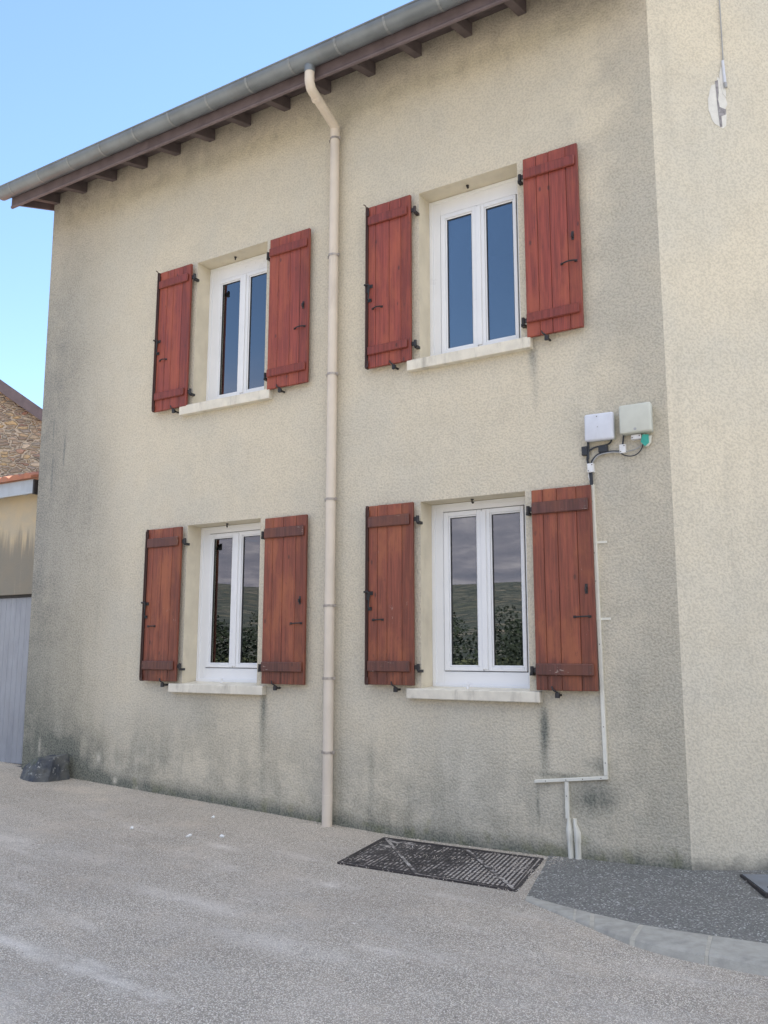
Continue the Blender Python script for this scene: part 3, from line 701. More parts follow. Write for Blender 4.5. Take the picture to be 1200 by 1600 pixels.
# windows
def window(x0, zb, ztop, g0, g1, lower, label):
    Y0, Y1 = .190, .250; sx0, sx1 = x0+.105, x0+.814; s0, s1 = g0-.038, g1+.042
    x1 = x0+.90; m = MB()
    m.box(x0, sx0, Y0, Y1, zb, ztop).box(sx1, x1, Y0, Y1, zb, ztop).box(sx0, sx1, Y0+.0005, Y1, s1, ztop).box(sx0, sx1, Y0+.0005, Y1, zb, s0)
    m.box(x0, x0+.035, Y0-.008, Y0+.002, zb, ztop).box(x0, x1, Y0-.006, Y0+.001, ztop-.03, ztop)      # raised outer lip
    if lower: m.box(x0+.02, x1-.02, Y0-.030, Y0+.001, zb, zb+.030)
    wdw = m.go("window", M_pvc, H, bevel=.003, segs=2, tags=None)
    for ga_ in ((sx0-.002, sx0+.012, s0-.002, s1+.002), (sx1-.012, sx1+.002, s0-.002, s1+.002), (sx0+.012, sx1-.012, s1-.012, s1+.002), (sx0+.012, sx1-.012, s0-.002, s0+.012)):
        MB().box(ga_[0], ga_[1], Y0+.012, Y0+.018, ga_[2], ga_[3]).go("gap_shade", M_gap, wdw)  # dark strip standing in for the shaded gap round the sashes
    gl_, gr_ = (x0+.155, x0+.411), (x0+.522, x0+.786); mid = x0+.452
    for (a, b, ga) in ((sx0+.0065, mid-.003, gl_), (mid+.003, sx1-.0065, gr_)):
        m = MB(); yf = Y0-.010
        m.box(a, ga[0], yf, Y0+.010, s0+.0065, s1-.0065).box(ga[1], b, yf, Y0+.010, s0+.0065, s1-.0065)
        m.box(ga[0], ga[1], yf+.0004, Y0+.010, g1, s1-.0065).box(ga[0], ga[1], yf+.0004, Y0+.010, s0+.0065, g0)
        m.go("sash", M_pvc, wdw, bevel=.0035, segs=2)
        m = MB(); e = .012
        m.box(ga[0], ga[0]+e, yf+.010, Y0+.02, g0, g1).box(ga[1]-e, ga[1], yf+.010, Y0+.02, g0, g1).box(ga[0]+e, ga[1]-e, yf+.010, Y0+.02, g1-e, g1).box(ga[0]+e, ga[1]-e, yf+.010, Y0+.02, g0, g0+e)
        m.go("glazing_bead", M_pvc, wdw, bevel=.004, segs=2)
        MB().box(ga[0]+e, ga[0]+e+.004, Y0+.006, Y0+.014, g0+e, g1-e).box(ga[1]-e-.004, ga[1]-e, Y0+.006, Y0+.014, g0+e, g1-e).box(ga[0]+e, ga[1]-e, Y0+.006, Y0+.014, g1-e-.004, g1-e).go("glazing_seal", M_seal_shadow, wdw)
        MB().box(ga[0]+.002, ga[1]-.002, Y0+.014, Y0+.018, g0+.002, g1-.002).go("pane", M_glass, wdw)
    MB().box(mid-.004, mid+.040, Y0-.022, Y0-.009, s0+.02, s1-.02).go("astragal", M_pvc, wdw, bevel=.004, segs=2)
    MB().box(sx0+.013, gl_[0]-.001, Y0+.011, Y1-.01, s0+.013, s1-.013).box(gl_[1]+.001, gr_[0]-.001, Y0+.011, Y1-.01, s0+.013, s1-.013).box(gr_[1]+.001, sx1-.013, Y0+.011, Y1-.01, s0+.013, s1-.013).go('sash_core', M_pvc, wdw)
    # lintel hook
    xm = x0+.415; m = MB().tube(spline([(xm, .095, ztop+.0), (xm, .09, ztop-.022), (xm+.012, .08, ztop-.034), (xm+.022, .072, ztop-.028)], 3), .006, 8); m.tube([(xm, .095, ztop+.001), (xm, .095, ztop-.006)], .013, 10)
    m.go("lintel_hook", M_iron, wdw)
    return wdw
window(OX[0][0], 1.325, 2.797, 1.492, 2.690, True, '')
window(OX[1][0], 1.325, 2.797, 1.492, 2.690, True, '')
window(OX[0][0], 3.985, 5.472, 4.106, 5.285, False, '')
window(OX[1][0], 3.985, 5.472, 4.106, 5.285, False, '')

# sills
for (a, b, x0, x1, zf, zb_, h) in [(-6.03, -4.905, *OX[0], 1.312, 1.33, .078), (-3.463, -2.362, *OX[1], 1.325, 1.336, .077), (-6.035, -4.905, *OX[0], 3.984, 3.995, .092), (-3.452, -2.362, *OX[1], 3.984, 3.995, .088)]:
    m = MB(); zlo = zf-h
    m.hexa([(a, -.060, zlo), (b, -.060, zlo), (b, .004, zlo), (a, .004, zlo), (a, -.060, zf), (b, -.060, zf), (b, .004, zf+.003), (a, .004, zf+.003)])
    sl = m.go("sill", M_sill, H, bevel=.006, segs=2)
    MB().hexa([(x0+.001, .0, zf-.03), (x1-.001, .0, zf-.03), (x1-.001, .2, zf-.03), (x0+.001, .2, zf-.03), (x0+.001, .0, zf+.002), (x1-.001, .0, zf+.002), (x1-.001, .2, zb_+.004), (x0+.001, .2, zb_+.004)]).go("sill_top", M_sill, sl)

for xc_ in (-5.47, -2.985):
    MB().tube([(xc_, .05, 1.325), (xc_, .05, 1.348), (xc_+.004, .052, 1.362)], [.010, .009, .012], 10).go("sill_catch", M_white, H)
# shutters
def shutter(x0, x1, z0, z1, left, low, widths):
    mw, mbt = (M_woodL, M_battL) if low else (M_woodU, M_battU)
    yb, yf = -.036, -.064
    tot = sum(widths); m = MB(); xx = x0+(.022 if left else 0); xe_ = x1; sc_ = (xe_-xx)/tot; ex = []
    for wd in widths:
        a, b = xx, xx+wd*sc_; ex.append(b)
        m.box(a+.0013, b-.0013, yf+random.uniform(-.0008, .0008), yb, z0+random.uniform(0, .003), z1-random.uniform(0, .003)); xx = b
    sh = m.go("shutter", mw, H, bevel=.0035, segs=1)
    # battens with chamfered edge
    bx0, bx1 = (x0+.024, x1-.028) if left else (x0+.006, x1-.020)
    bz = [(z1-.185, z1-.095), (z0+.105, z0+.190)] if low else [(z1-.180, z1-.098), (z0+.112, z0+.188)]
    for a, b in bz:
        MB().box(bx0, bx1, yf-.021, yf-.0012, a, b).go("batten", mbt, sh, bevel=.007, segs=1)
    for a, b in (bz if low else []):
        for xb in (bx0+.022, bx1-.022):
            for zb in (a+.024, b-.024): MB().tube([(xb, yf-.0205, zb), (xb, yf-.0225, zb)], .0042, 6).go("nail", M_screw, sh)
    # end edge strip
    if left:
        MB().box(x0, x0+.0215, yf-.012, yb, z0, z1).go("edge_strip", M_strip, sh, bevel=.003, segs=1)
    hx = x1 if left else x0; s_ = 1 if left else -1
    # hinges: strap end, pintle eye and wall pin
    for zc in ((bz[0][0]+bz[0][1])/2, (bz[1][0]+bz[1][1])/2-.005):
        m = MB().box(min(hx, hx+s_*.030), max(hx, hx+s_*.030), yb-.014, yb-.004, zc-.017, zc+.017)
        m.tube([(hx+s_*.034, yb-.012, zc-.030), (hx+s_*.034, yb-.012, zc+.026)], .013, 10)
        m.box(min(hx+s_*.026, hx+s_*.052), max(hx+s_*.026, hx+s_*.052), yb-.012, .004, zc-.040, zc-.018)
        m.go("hinge", M_iron, sh)
    # pull handle
    zh = z0+.525 if not low else z0+.515
    ha, hb = (x0+.070, x0+.165) if left else (x1-.150, x1-.035)
    m = MB().tube(spline([(ha, yf-.001, zh), (ha+.012, yf-.014, zh-.002), ((ha+hb)/2, yf-.026, zh), (hb-.012, yf-.014, zh+.002), (hb, yf-.001, zh)], 4), [.0055]*17, 8)
    m.box(ha-.008, ha+.014, yf-.004, yf-.0015, zh-.009, zh+.009).box(hb-.014, hb+.008, yf-.004, yf-.0015, zh-.009, zh+.009)
    m.go("pull_handle", M_iron, sh)
    if left:    # espagnolette: knob and lever at mid height, end hooks
        zm = z0+.64
        m = MB().box(x0+.002, x0+.034, yf-.018, yf-.0125, zm+.035, zm+.115).tube([(x0+.010, yf-.018, zm+.10), (x0+.010, yf-.040, zm+.10)], .009, 8)
        m.tube(spline([(x0+.012, yf-.036, zm+.10), (x0+.052, yf-.034, zm+.092), (x0+.048, yf-.030, zm+.03), (x0+.040, yf-.026, zm-.02), (x0+.052, yf-.020, zm-.035)], 3), .006, 8)
        m.box(x0+.024, x0+.060, yf-.010, yf-.0015, zm-.050, zm-.022).box(x0+.024, x0+.070, yf-.006, yf-.0015, zm+.075, zm+.105)
        m.go("espagnolette_handle", M_iron, sh)
        m = MB().tube([(x0+.011, yf-.020, z0+.03), (x0+.011, yf-.020, z1-.02)], .0055, 8)
        if not low: m.tube(spline([(x0+.011, yf-.020, z1-.022), (x0+.008, yf-.022, z1+.004), (x0-.010, yf-.03, z1+.020)], 3), .005, 8)
        for zc in (z0+.04, z1-.06): m.box(x0+.001, x0+.036, yf-.016, yf-.0122, zc-.03, zc+.02)
        m.go("espagnolette_rod", M_iron if False else M_strip, sh)
    else:       # catch plate for the espagnolette
        zm = z0+.71 if low else z0+.73
        m = MB().box(x1-.066, x1-.046, yf-.0045, yf-.0015, zm-.035, zm+.035).box(x1-.062, x1-.050, yf-.022, yf-.004, zm-.018, zm+.012)
        m.go("catch_plate", M_iron, sh, bevel=.001, segs=1)
    # wall stop holding it open
    xs_ = x1-.165 if left else x0+.155
    m = MB().tube(spline([(xs_-.035, yf-.006, z0+.030), (xs_-.022, yf-.014, z0+.006), (xs_, -.060, z0-.012), (xs_+.006, -.045, z0-.030)], 4), [.0045+.0045*i/12 for i in range(13)], 8)
    m.tube([(xs_+.006, -.075, z0-.032), (xs_+.006, .01, z0-.032)], .009, 8); m.box(xs_-.010, xs_+.020, -.078, -.058, z0-.050, z0-.014)
    m.go("shutter_stop", M_iron, sh)
    return sh
LW = [.055, .09, .095, .125, .065]; 
shutter(-6.395, -5.940, 3.975, 5.450, True, False, [1, .8, 1.1, 1])
shutter(-4.932, -4.470, 3.972, 5.438, False, False, [1, 1.2, 1, .9])
shutter(-3.852, -3.408, 3.980, 5.452, True, False, [.7, 1.3, 1.1, .9])
shutter(-2.386, -1.943, 3.972, 5.448, False, False, [.9, .85, 1.15, .8])
shutter(-6.395, -5.935, 1.330, 2.785, True, True, [.6, 1, 1.1, .9])
shutter(-4.915, -4.452, 1.330, 2.780, False, True, [.9, 1.05, 1.3, 1.05])
shutter(-3.838, -3.394, 1.345, 2.795, True, True, [.75, .8, 1.2, .9])
shutter(-2.386, -1.934, 1.336, 2.788, False, True, [.88, 1.05, 1.45, 1.1])

# ------------------------------------------------------------------ right-hand building
B = thing("rendered_building", (0, 1.2, .24), "pale cream roughcast building angled away at the right with a white plaster patch", "building")
ND = Vector((RD.y, -RD.x, 0))     # outward normal
P1 = CORN + RD*7.0
mb = MB(); c = Vector((CORN.x-.0, 0, 0)); back = Vector((-ND.x, -ND.y, 0))*6
q = [c, P1, P1+back, c+back*1.0]
HT = 8.3
mb.quad((c.x, c.y, -.3), (P1.x, P1.y, -.3), (P1.x, P1.y, HT), (c.x, c.y, HT))
mb.go("wall", M_crepi2, B)
mb = MB(); a, b, d = P1, P1+back, c+back; c2 = c+Vector((-.0, .02, 0))
mb.quad((a.x, a.y, -.3), (b.x, b.y, -.3), (b.x, b.y, HT), (a.x, a.y, HT)); mb.quad((b.x, b.y, -.3), (d.x, d.y, -.3), (d.x, d.y, HT), (b.x, b.y, HT)); mb.quad((d.x, d.y, -.3), (c2.x, c2.y, -.3), (c2.x, c2.y, HT), (d.x, d.y, HT))
mb.go("rear_wall", M_out, B)
ra, rb = c+ND*.35-RD*.15, P1+ND*.35; rc, rd_ = rb+back*1.12, ra+back*1.12
MB().hexa([(*ra.xy, HT), (*rb.xy, HT), (*rc.xy, HT+1.2), (*rd_.xy, HT+1.2), (*ra.xy, HT+.12), (*rb.xy, HT+.12), (*rc.xy, HT+1.32), (*rd_.xy, HT+1.32)]).go("roof", M_tile, B)
# plaster patch, chase and cable, built on the wall plane (s along wall, z)
def RW(s_, z, o=.0): p = CORN+RD*s_+ND*o; return (p.x, p.y, z)
def disc(pts, o0, o1, name, mat, par, **k):
    m = MB(); poly = [RW(a, z, o0) for a, z in pts]; m.prism(poly, ND*(o1-o0)); return m.go(name, mat, par, **k)
pp = []
for i in range(26):
    t = 2*math.pi*i/26; s_ = .50+.085*math.cos(t)*(1 if math.cos(t) < 0 else .60); z = 5.60+.18*math.sin(t)
    if math.cos(t) > 0: z = 5.61+.21*math.sin(t)
    pp.append((s_+random.uniform(-.013, .013)*(1 if math.cos(t) > -.2 else .3), z+random.uniform(-.010, .010)))
patch = disc(pp, -.004, .004, "plaster_patch", M_patch, B)
def rough_strip(pts): return [(a+random.uniform(-.004, .004), b+random.uniform(-.006, .006)) for a, b in pts]
disc([(.478, 5.79), (.500, 5.80), (.500, 5.70), (.492, 5.64), (.500, 5.58), (.545, 5.56), (.540, 5.52), (.508, 5.505), (.510, 5.42), (.492, 5.42), (.486, 5.52), (.482, 5.62), (.480, 5.70)], .0035, .0055, "masonry_chase", M_chase, patch)
disc(rough_strip([(.515, 5.84), (.528, 5.90), (.545, 5.9), (.555, 5.70), (.548, 5.66), (.53, 5.69)]), .0040, .007, "plaster_ridge", M_patch, patch)
m = MB().tube([RW(.555, 8.2, .012), RW(.551, 7.2, .010), RW(.548, 6.4, .012), RW(.545, 5.95, .012)], .0045, 8); m.go("cable", M_cgrey, B)
m = MB().tube([RW(.540, 5.95, .014), RW(.548, 5.76, .014)], .010, 10); m.go("cable_sleeve", M_boxw, B)
m = MB().tube([RW(.548, 5.77, .014), RW(.550, 5.73, .016)], .012, 10); m.go("cable_plug", M_cgrey, B)

# ------------------------------------------------------------------ utility boxes and cabling
def rbox(x0, x1, y0, y1, z0, z1, name, mat, par, bev, tilt=0):
    m = MB().box(x0, x1, y0, y1, z0, z1); cxx, czz = (x0+x1)/2, (z0+z1)/2
    m.v = [(cxx+(a-cxx)*math.cos(tilt)-(c_-czz)*math.sin(tilt), b, czz+(a-cxx)*math.sin(tilt)+(c_-czz)*math.cos(tilt)) for a, b, c_ in m.v]
    return m.go(name, mat, par, bevel=bev, segs=4, smooth=True)
b1 = thing("junction_box", (-1.857, 0, 3.10), "bluish white rounded junction box on the wall, the smaller one on the left", "junction box")
rbox(-1.965, -1.750, -.070, -.030, 3.100, 3.302, "lid", M_boxw, b1, .018, math.radians(-1.0)); rbox(-1.960, -1.755, -.031, .004, 3.104, 3.298, "back_box", M_boxg, b1, .010, math.radians(-1.0))
MB().tube([(-1.868, -.0695, 3.277), (-1.868, -.0715, 3.277)], .004, 8).go("screw", M_screw, b1); MB().tube([(-1.865, -.0695, 3.20), (-1.865, -.0712, 3.20)], .004, 8).go("keyhole", M_cgrey, b1)
b2 = thing("junction_box", (-1.594, 0, 3.11), "pale grey-green square junction box above the green cable tag", "junction box")
rbox(-1.706, -1.482, -.085, -.035, 3.118, 3.328, "lid", M_boxg, b2, .016); rbox(-1.700, -1.488, -.036, .004, 3.122, 3.324, "back_box", M_boxg, b2, .010)
MB().tube([(-1.594, -.0845, 3.145), (-1.594, -.087, 3.145)], .010, 12).go("lock", M_cgrey, b2)
def clip(x0, x1, z0, z1, mat, lab, grp, y=-.03):
    o = MB().box(x0, x1, y, .002, z0, z1).go("cable_clip", mat, None, bevel=.004, segs=2, tags=dict(label=lab, category="cable clip", group=grp))
    m = MB()
    for (a, b) in ((x0+.01, z0+.012), (x1-.01, z1-.012)): m.tube([(a, y-.0005, b), (a, y-.003, b)], .004, 8)
    m.go("screw", M_screw, o)
clip(-2.003, -1.960, 3.013, 3.079, M_black, "black square clip at the wall end of the cables under the left box", "cable clips below the boxes")
clip(-1.879, -1.812, 3.022, 3.071, M_black, "wide black clip between the two junction boxes' cables", "cable clips below the boxes")
clip(-1.727, -1.682, 2.996, 3.060, M_white, "white clip under the left edge of the grey-green box", "cable clips below the boxes")
clip(-1.963, -1.917, 2.882, 2.948, M_white, "white clip where the cables gather above the trunking", "cable clips below the boxes", y=-.036)
clip(-1.637, -1.567, 3.082, 3.1155, M_white, "white terminal clip tucked directly beneath the grey-green box", "cable clips below the boxes", y=-.045)
gt = MB().prism([(-1.556, -.035, 3.108), (-1.570, -.035, 3.060), (-1.545, -.035, 3.030), (-1.520, -.035, 3.050), (-1.520, -.035, 3.104)], (0, .012, 0)).go("cable_tag", M_green, None, bevel=.003, segs=1, tags=dict(label="bright green plastic tag hanging under the grey-green junction box", category="cable tag"))
MB().prism([(-1.522, -.024, 3.098), (-1.545, -.024, 3.026), (-1.525, -.024, 3.026), (-1.506, -.024, 3.050), (-1.500, -.024, 3.100)], (0, .014, 0)).go("tag_backing", M_trunk, gt)
MB().tube([(-1.546, -.03, 3.118), (-1.546, -.03, 3.100)], .002, 6).go("tag_wire", M_white, gt)
def cable(pts, r, mat, lab):
    MB().tube(spline([(x, y, z) for x, y, z in pts], 6), r, 8).go("cable", mat, None, smooth=True, tags=dict(label=lab, category="cable", group="cables between the junction boxes"))
cable([(-1.955, -.018, 3.112), (-1.957, -.016, 3.042), (-1.965, -.016, 2.984), (-1.956, -.018, 2.93), (-1.950, -.018, 2.87), (-1.944, -.018, 2.79)], .0085, M_black, "thick black cable dropping straight from the left box's lower corner")
cable([(-1.779, -.02, 3.112), (-1.793, -.020, 3.084), (-1.830, -.02, 3.069), (-1.891, -.02, 3.066), (-1.934, -.018, 3.053), (-1.951, -.026, 3.033), (-1.953, -.030, 2.98)], .0065, M_black, "black cable curving left from under the white box")
cable([(-1.694, -.02, 3.124), (-1.699, -.020, 3.09), (-1.704, -.020, 3.05)], .0065, M_black, "short black cable from the grey-green box into a white clip")
cable([(-1.715, -.020, 3.012), (-1.740, -.020, 3.014), (-1.782, -.022, 3.018), (-1.846, -.022, 3.015), (-1.887, -.022, 3.006), (-1.918, -.022, 2.980), (-1.934, -.022, 2.95), (-1.935, -.022, 2.87), (-1.935, -.02, 2.79)], .0070, M_black, "black cable running from right white clip down to trunking")
cable([(-1.700, -.026, 3.004), (-1.74, -.028, 3.006), (-1.782, -.030, 3.011), (-1.846, -.030, 3.007), (-1.887, -.030, 2.996), (-1.914, -.030, 2.968), (-1.928, -.028, 2.94)], .0035, M_cgrey, "thin grey cable lying over the black one between the white clips")
cable([(-1.720, -.02, 2.998), (-1.686, -.02, 2.977), (-1.642, -.02, 2.969), (-1.602, -.02, 2.981), (-1.574, -.02, 3.010), (-1.560, -.02, 3.045)], .0040, M_black, "thin black cable looping up to the green tag")
cable([(-1.690, -.018, 3.004), (-1.634, -.018, 3.011), (-1.600, -.018, 3.021), (-1.566, -.018, 3.045)], .0032, M_cgrey, "thin grey cable rising to the green tag above the black loop")
cable([(-1.956, -.02, 2.885), (-1.957, -.022, 2.85), (-1.950, -.02, 2.82), (-1.940, -.018, 2.785)], .0035, M_white, "thin white cable slipping behind the clip into the trunking")

T = thing("cable_trunking", (-1.92, 0, .2), "long cream plastic cable trunking running down the wall and turning left at its foot", "cable trunking")
m = MB().hexa([(-1.929, -.024, .775), (-1.903, -.024, .775), (-1.903, .002, .775), (-1.929, .002, .775), (-1.951, -.024, 2.795), (-1.925, -.024, 2.795), (-1.925, .002, 2.795), (-1.951, .002, 2.795)])
m.go("upright", M_trunk, T, bevel=.003, segs=2)
m = MB().hexa([(-2.435, -.024, .688), (-1.903, -.024, .752), (-1.903, .002, .752), (-2.435, .002, .688), (-2.435, -.024, .710), (-1.903, -.024, .7745), (-1.903, .002, .7745), (-2.435, .002, .710)])
m.go("crosspiece", M_trunk, T, bevel=.003, segs=2)
m = MB().hexa([(-2.213, -.022, .468), (-2.187, -.022, .468), (-2.187, .002, .468), (-2.213, .002, .468), (-2.212, -.022, .7125), (-2.185, -.022, .7155), (-2.185, .002, .7155), (-2.212, .002, .7125)])
m.go("lower_upright", M_trunk, T, bevel=.003, segs=2)
sp_ = [(xx, z) for z, xx in ((2.67, -1.9405), (2.10, -1.934), (1.66, -1.925), (1.1, -1.918), (.86, -1.916), (2.30, -1.9375))] + [(xx, .699+(xx+2.435)*.12) for xx in (-2.35, -2.2, -2.08, -1.95)] + [(-2.199, .62)]
for xx, z in sp_: MB().tube([(xx, -.0215, z), (xx, -.026, z)], .0036, 8).go("screw", M_screw, T)
for z, xx in ((2.375, -1.936), (1.835, -1.930)):
    MB().box(xx-.012, xx+.085, -.006, .002, z-.008, z+.008).box(xx-.014, xx+.014, -.0275, -.0245, z-.009, z+.009).go("strap", M_trunk, T, bevel=.001, segs=1)
def flask(cx_, z0, z1, top, xt, wt, wb, lean, lab):
    m = MB(); lv = [(z0, cx_+lean, wb), (z0+(z1-z0)*.55, cx_+lean*.35, wb), (z0+(z1-z0)*.55+.001, cx_+lean*.35, wb+.003), (z1-.055, cx_, wb+.003), (z1, xt, wt), (top, xt, wt)]
    base = len(m.v); q_ = 10
    for (z, c_, w_) in lv:
        for k in range(q_+1):
            th = math.pi*k/q_; ww = w_; dd = .030 if ww > .018 else .022
            m.v.append((c_-math.cos(th)*ww, -math.sin(th)*dd, z))
        m.v.append((c_+ww, .004, z)); m.v.append((c_-ww, .004, z))
    R_ = q_+3
    for i in range(len(lv)-1):
        for k in range(R_): k2 = (k+1) % R_; m.f.append([base+i*R_+k, base+i*R_+k2, base+(i+1)*R_+k2, base+(i+1)*R_+k])
    m.f.append([base+k for k in reversed(range(R_))]); m.f.append([base+(len(lv)-1)*R_+k for k in range(R_)])
    m.go("cable_duct", M_trunk, None, smooth=True, tags=dict(label=lab, category="cable duct", group="flared ducts at the wall foot"))
flask(-2.194, .17, .452, .470, -2.195, .0135, .0200, .010, "cream flared cable duct at the wall foot joined to the trunking")
flask(-2.137, .17, .437, .472, -2.150, .0125, .0210, .003, "cream flared cable duct with an open top, standing right of the other")

# ------------------------------------------------------------------ lean-to outbuilding on the left
Lh = thing("outbuilding", (-10.5, 1.5, .3), "low outbuilding with stained ochre plaster, grey door and grey eaves board", "outbuilding")
FY = .10; xd0, xd1 = -9.12, -8.262; x_r = -8.17; x_l = -14.5
m = MB()
m.quad((x_l, FY, .0), (xd0, FY, .0), (xd0, FY, 2.235), (x_l, FY, 2.235)); m.quad((x_l, FY, 2.235), (x_r, FY, 2.235), (x_r, FY, 3.48), (x_l, FY, 3.48)); m.quad((xd1, FY, .0), (x_r, FY, .0), (x_r, FY, 2.235), (xd1, FY, 2.235))
m.quad((xd0, FY, .0), (xd0, FY+.2, .0), (xd0, FY+.2, 2.235), (xd0, FY, 2.235)); m.quad((xd1, FY, 0), (xd1, FY+.2, 0), (xd1, FY+.2, 2.235), (xd1, FY, 2.235)); m.quad((xd0, FY, 2.235), (xd1, FY, 2.235), (xd1, FY+.2, 2.235), (xd0, FY+.2, 2.235))
m.quad((x_l, FY, 0), (x_l, 4, 0), (x_l, 4, 4.4), (x_l, FY, 3.48))
m.go("wall", M_lean, Lh)
m = MB(); xx = xd0+.004
while xx < xd1-.01:
    m.box(xx+.001, min(xx+.088, xd1-.003), FY+.060, FY+.095, .405, 2.205); xx += .089
dr = m.go("door", M_door, Lh, bevel=.004, segs=1)
MB().box(xd0+.002, xd1-.002, FY+.045, FY+.12, 2.206, 2.234).go("lintel_shadow", M_seal_shadow, Lh)  # near-black strip standing in for the shadow under the lintel
MB().box(xd0+.06, xd0+.10, FY+.052, FY+.060, 1.28, 1.44).tube(spline([(xd0+.08, FY+.055, 1.38), (xd0+.08, FY+.01, 1.38), (xd0+.16, FY+.005, 1.375)], 3), .008, 8).go("door_handle", M_iron, dr)
MB().box(xd0-.05, xd1+.06, FY-.03, FY+.2, .1, .395).go("threshold", M_thresh, Lh, bevel=.01)
MB().box(x_l, -8.262, -.03, -.008, 3.335, 3.495).go("fascia", M_fascia, Lh, bevel=.003)
MB().box(-8.2615, -8.236, -.028, .10, 3.325, 3.49).go("fascia_end", M_iron, Lh)
for xx in (-8.55, -8.98, -9.4, -9.85, -10.3): MB().box(xx-.035, xx+.035, -.008, FY, 3.36, 3.44).go("rafter", M_fascia, Lh)
m = MB(); nt = int((x_l+8.24)/-.19)*4; A = []
for (yv, zv) in ((-.075, 3.500), (4.0, 4.62)):
    for lay in (0, 1):
        for i in range(nt+1): m.v.append((x_l+(-8.24-x_l)*i/nt, yv, zv+(.030+.035*abs(math.sin(math.pi*i/4)) if lay else .0)))
N1 = nt+1
for i in range(nt):
    m.f.append([N1+i, N1+i+1, 3*N1+i+1, 3*N1+i]); m.f.append([i, 2*N1+i, 2*N1+i+1, i+1]); m.f.append([i, i+1, N1+i+1, N1+i]); m.f.append([2*N1+i, 3*N1+i, 3*N1+i+1, 2*N1+i+1])
m.f.append([0, N1, 3*N1, 2*N1]); m.f.append([nt, 2*N1+nt, 3*N1+nt, N1+nt])
m.go("roof", M_tile, Lh)

# stone barn behind
SB = thing("stone_barn", (-17, 8, .3), "rubble stone barn gable with brown verge board behind the outbuilding", "barn")
TH = math.radians(42); BD = Vector((math.cos(TH), math.sin(TH), 0)); BN = Vector((-BD.y, BD.x, 0)); BA = Vector((-16.59, 5.0, 0)); BZ, BM = 7.43, .68
def bp(s_, o, z): p = BA + BD*s_ + BN*o; return (p.x, p.y, z)
def vz(s_): return BZ - BM*s_
SA, SE = -1.6, 7.0; SL = SA-(SE-SA)
MB().prism([bp(SE, .05, -.3), bp(SE, .05, vz(SE)-.2), bp(SA, .05, vz(SA)-.2), bp(SL, .05, vz(SE)-.2), bp(SL, .05, -.3)], BN*9).go("wall", M_stone, SB)
def slab(s0, z0, s1, z1, o0, o1, t, name, mat):
    MB().hexa([bp(s0, o0, z0-t), bp(s1, o0, z1-t), bp(s1, o1, z1-t), bp(s0, o1, z0-t), bp(s0, o0, z0), bp(s1, o0, z1), bp(s1, o1, z1), bp(s0, o1, z0)]).go(name, mat, SB)
slab(SA, vz(SA)-.02, SE+.4, vz(SE+.4)-.02, -.07, 9.2, .17, "roof", M_tile); slab(SL-.4, vz(SE+.4)-.02, SA, vz(SA)-.02, -.07, 9.2, .17, "roof", M_tile)
slab(SA, vz(SA), SE+.4, vz(SE+.4), -.11, -.072, .27, "verge_board", M_eave); slab(SL-.4, vz(SE+.4), SA, vz(SA), -.11, -.072, .27, "verge_board", M_eave)

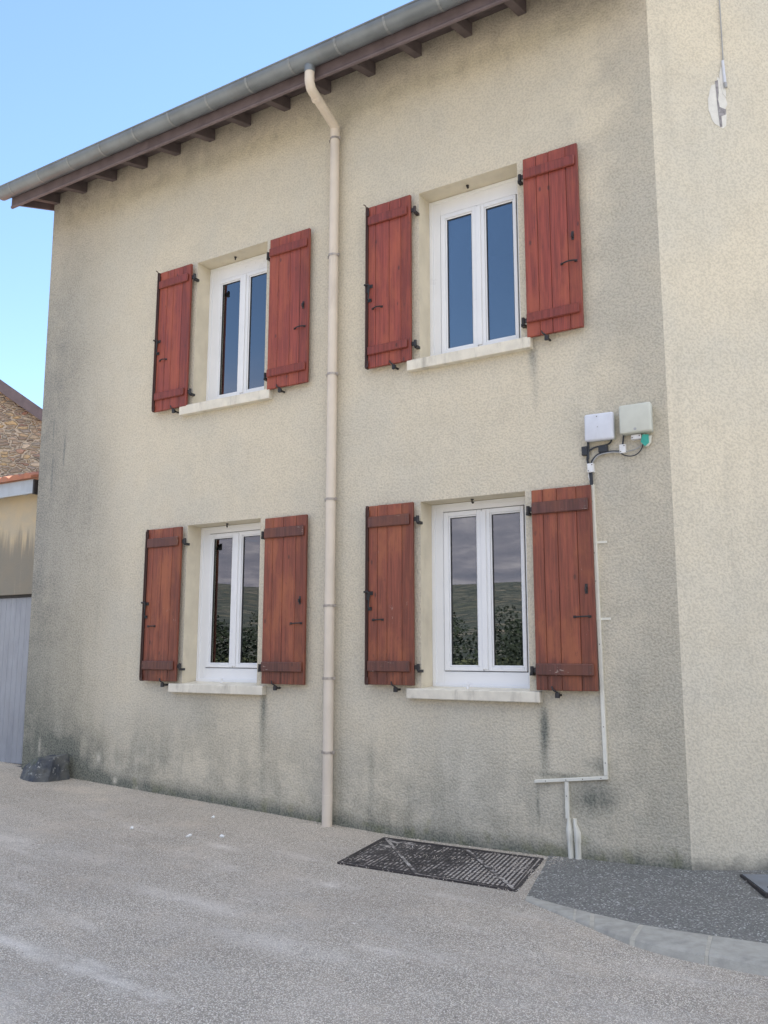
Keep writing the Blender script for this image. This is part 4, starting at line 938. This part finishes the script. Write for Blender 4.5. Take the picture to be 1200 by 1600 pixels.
# rock at the foot of the corner
bm = bmesh.new()
for p in [(-7.82, -.31, .26), (-7.62, -.43, .25), (-7.46, -.43, .25), (-7.345, -.33, .25), (-7.32, -.05, .27), (-7.80, -.02, .28), (-7.44, -.33, .565), (-7.36, -.24, .575), (-7.36, -.07, .595), (-7.58, -.30, .56), (-7.64, -.10, .565), (-7.74, -.30, .455), (-7.76, -.08, .45)]: bm.verts.new(p)
bmesh.ops.convex_hull(bm, input=bm.verts)
bmesh.ops.subdivide_edges(bm, edges=bm.edges, cuts=9, use_grid_fill=True)
bm.normal_update()
for v in bm.verts:
    q_ = v.co*1.0; v.co = v.co + v.normal*(.012*mnoise.fractal(q_*9, 1, 2, 4)+.006*abs(mnoise.noise(q_*32)))
me_v = [v.co.copy() for v in bm.verts]; me_f = [[v.index for v in f.verts] for f in bm.faces]; bm.free()
link("rock", me_v, me_f, M_rock, tags=dict(label="dark slate-coloured rock lying at the foot of the house's left corner", category="rock"))

# ------------------------------------------------------------------ what the windows look out on
V = []; F = []; NA, NR = 160, 26
for i in range(NA+1):
    az = math.radians(95+170*i/NA)     # compass from +Y clockwise through -Y
    az = math.radians(80+200*i/NA)
    for j in range(NR+1):
        r_ = 160*(1.115**j); t = j/NR
        x, y = math.sin(az)*r_, math.cos(az)*r_
        e = 0.088+.016*mnoise.noise(Vector((i*.05, 3, 0)))+.010*mnoise.noise(Vector((i*.17, 8, 0)))+.003*mnoise.noise(Vector((i*.8, 1, 0)))
        prof_ = sm(.15, .95, t)
        z = -8*(1-sm(0, .1, t))*0 + r_*e*prof_*(.9+.1*mnoise.noise(Vector((x*.004, y*.004, 0)))) - 3
        V.append((x, y, z))
for i in range(NA):
    for j in range(NR): a = i*(NR+1)+j; F.append([a, a+1, a+NR+2, a+NR+1])
link("hills", V, F, M_hill, smooth=True, tags=dict(kind='structure'))
V = []; F = []; rt = random.Random(11)
for k in range(110):
    az = math.radians(rt.uniform(150, 275)); r_ = rt.uniform(46, 64); hx, hy = math.sin(az)*r_, math.cos(az)*r_
    hh = rt.uniform(3.9, 5.6); rad_ = rt.uniform(1.6, 2.8)
    b = len(V)
    for q_ in range(900):
        th = rt.uniform(0, 6.283); u = rt.uniform(0, 1); rr_ = rad_*math.sqrt(rt.random())*(1-.55*u**2)
        cxp = Vector((hx+math.cos(th)*rr_, hy+math.sin(th)*rr_, -.7+hh*u)); s_ = rt.uniform(.05, .13)
        a = Vector((rt.gauss(0, 1), rt.gauss(0, 1), rt.gauss(0, 1))).normalized(); c_ = a.cross(Vector((rt.random(), rt.random(), 1))).normalized()
        b = len(V); V += [tuple(cxp+a*s_), tuple(cxp+c_*s_), tuple(cxp-a*s_), tuple(cxp-c_*s_)]; F.append([b, b+1, b+2, b+3])
link("tree_belt", V, F, M_leaf, tags=dict(kind='stuff'))
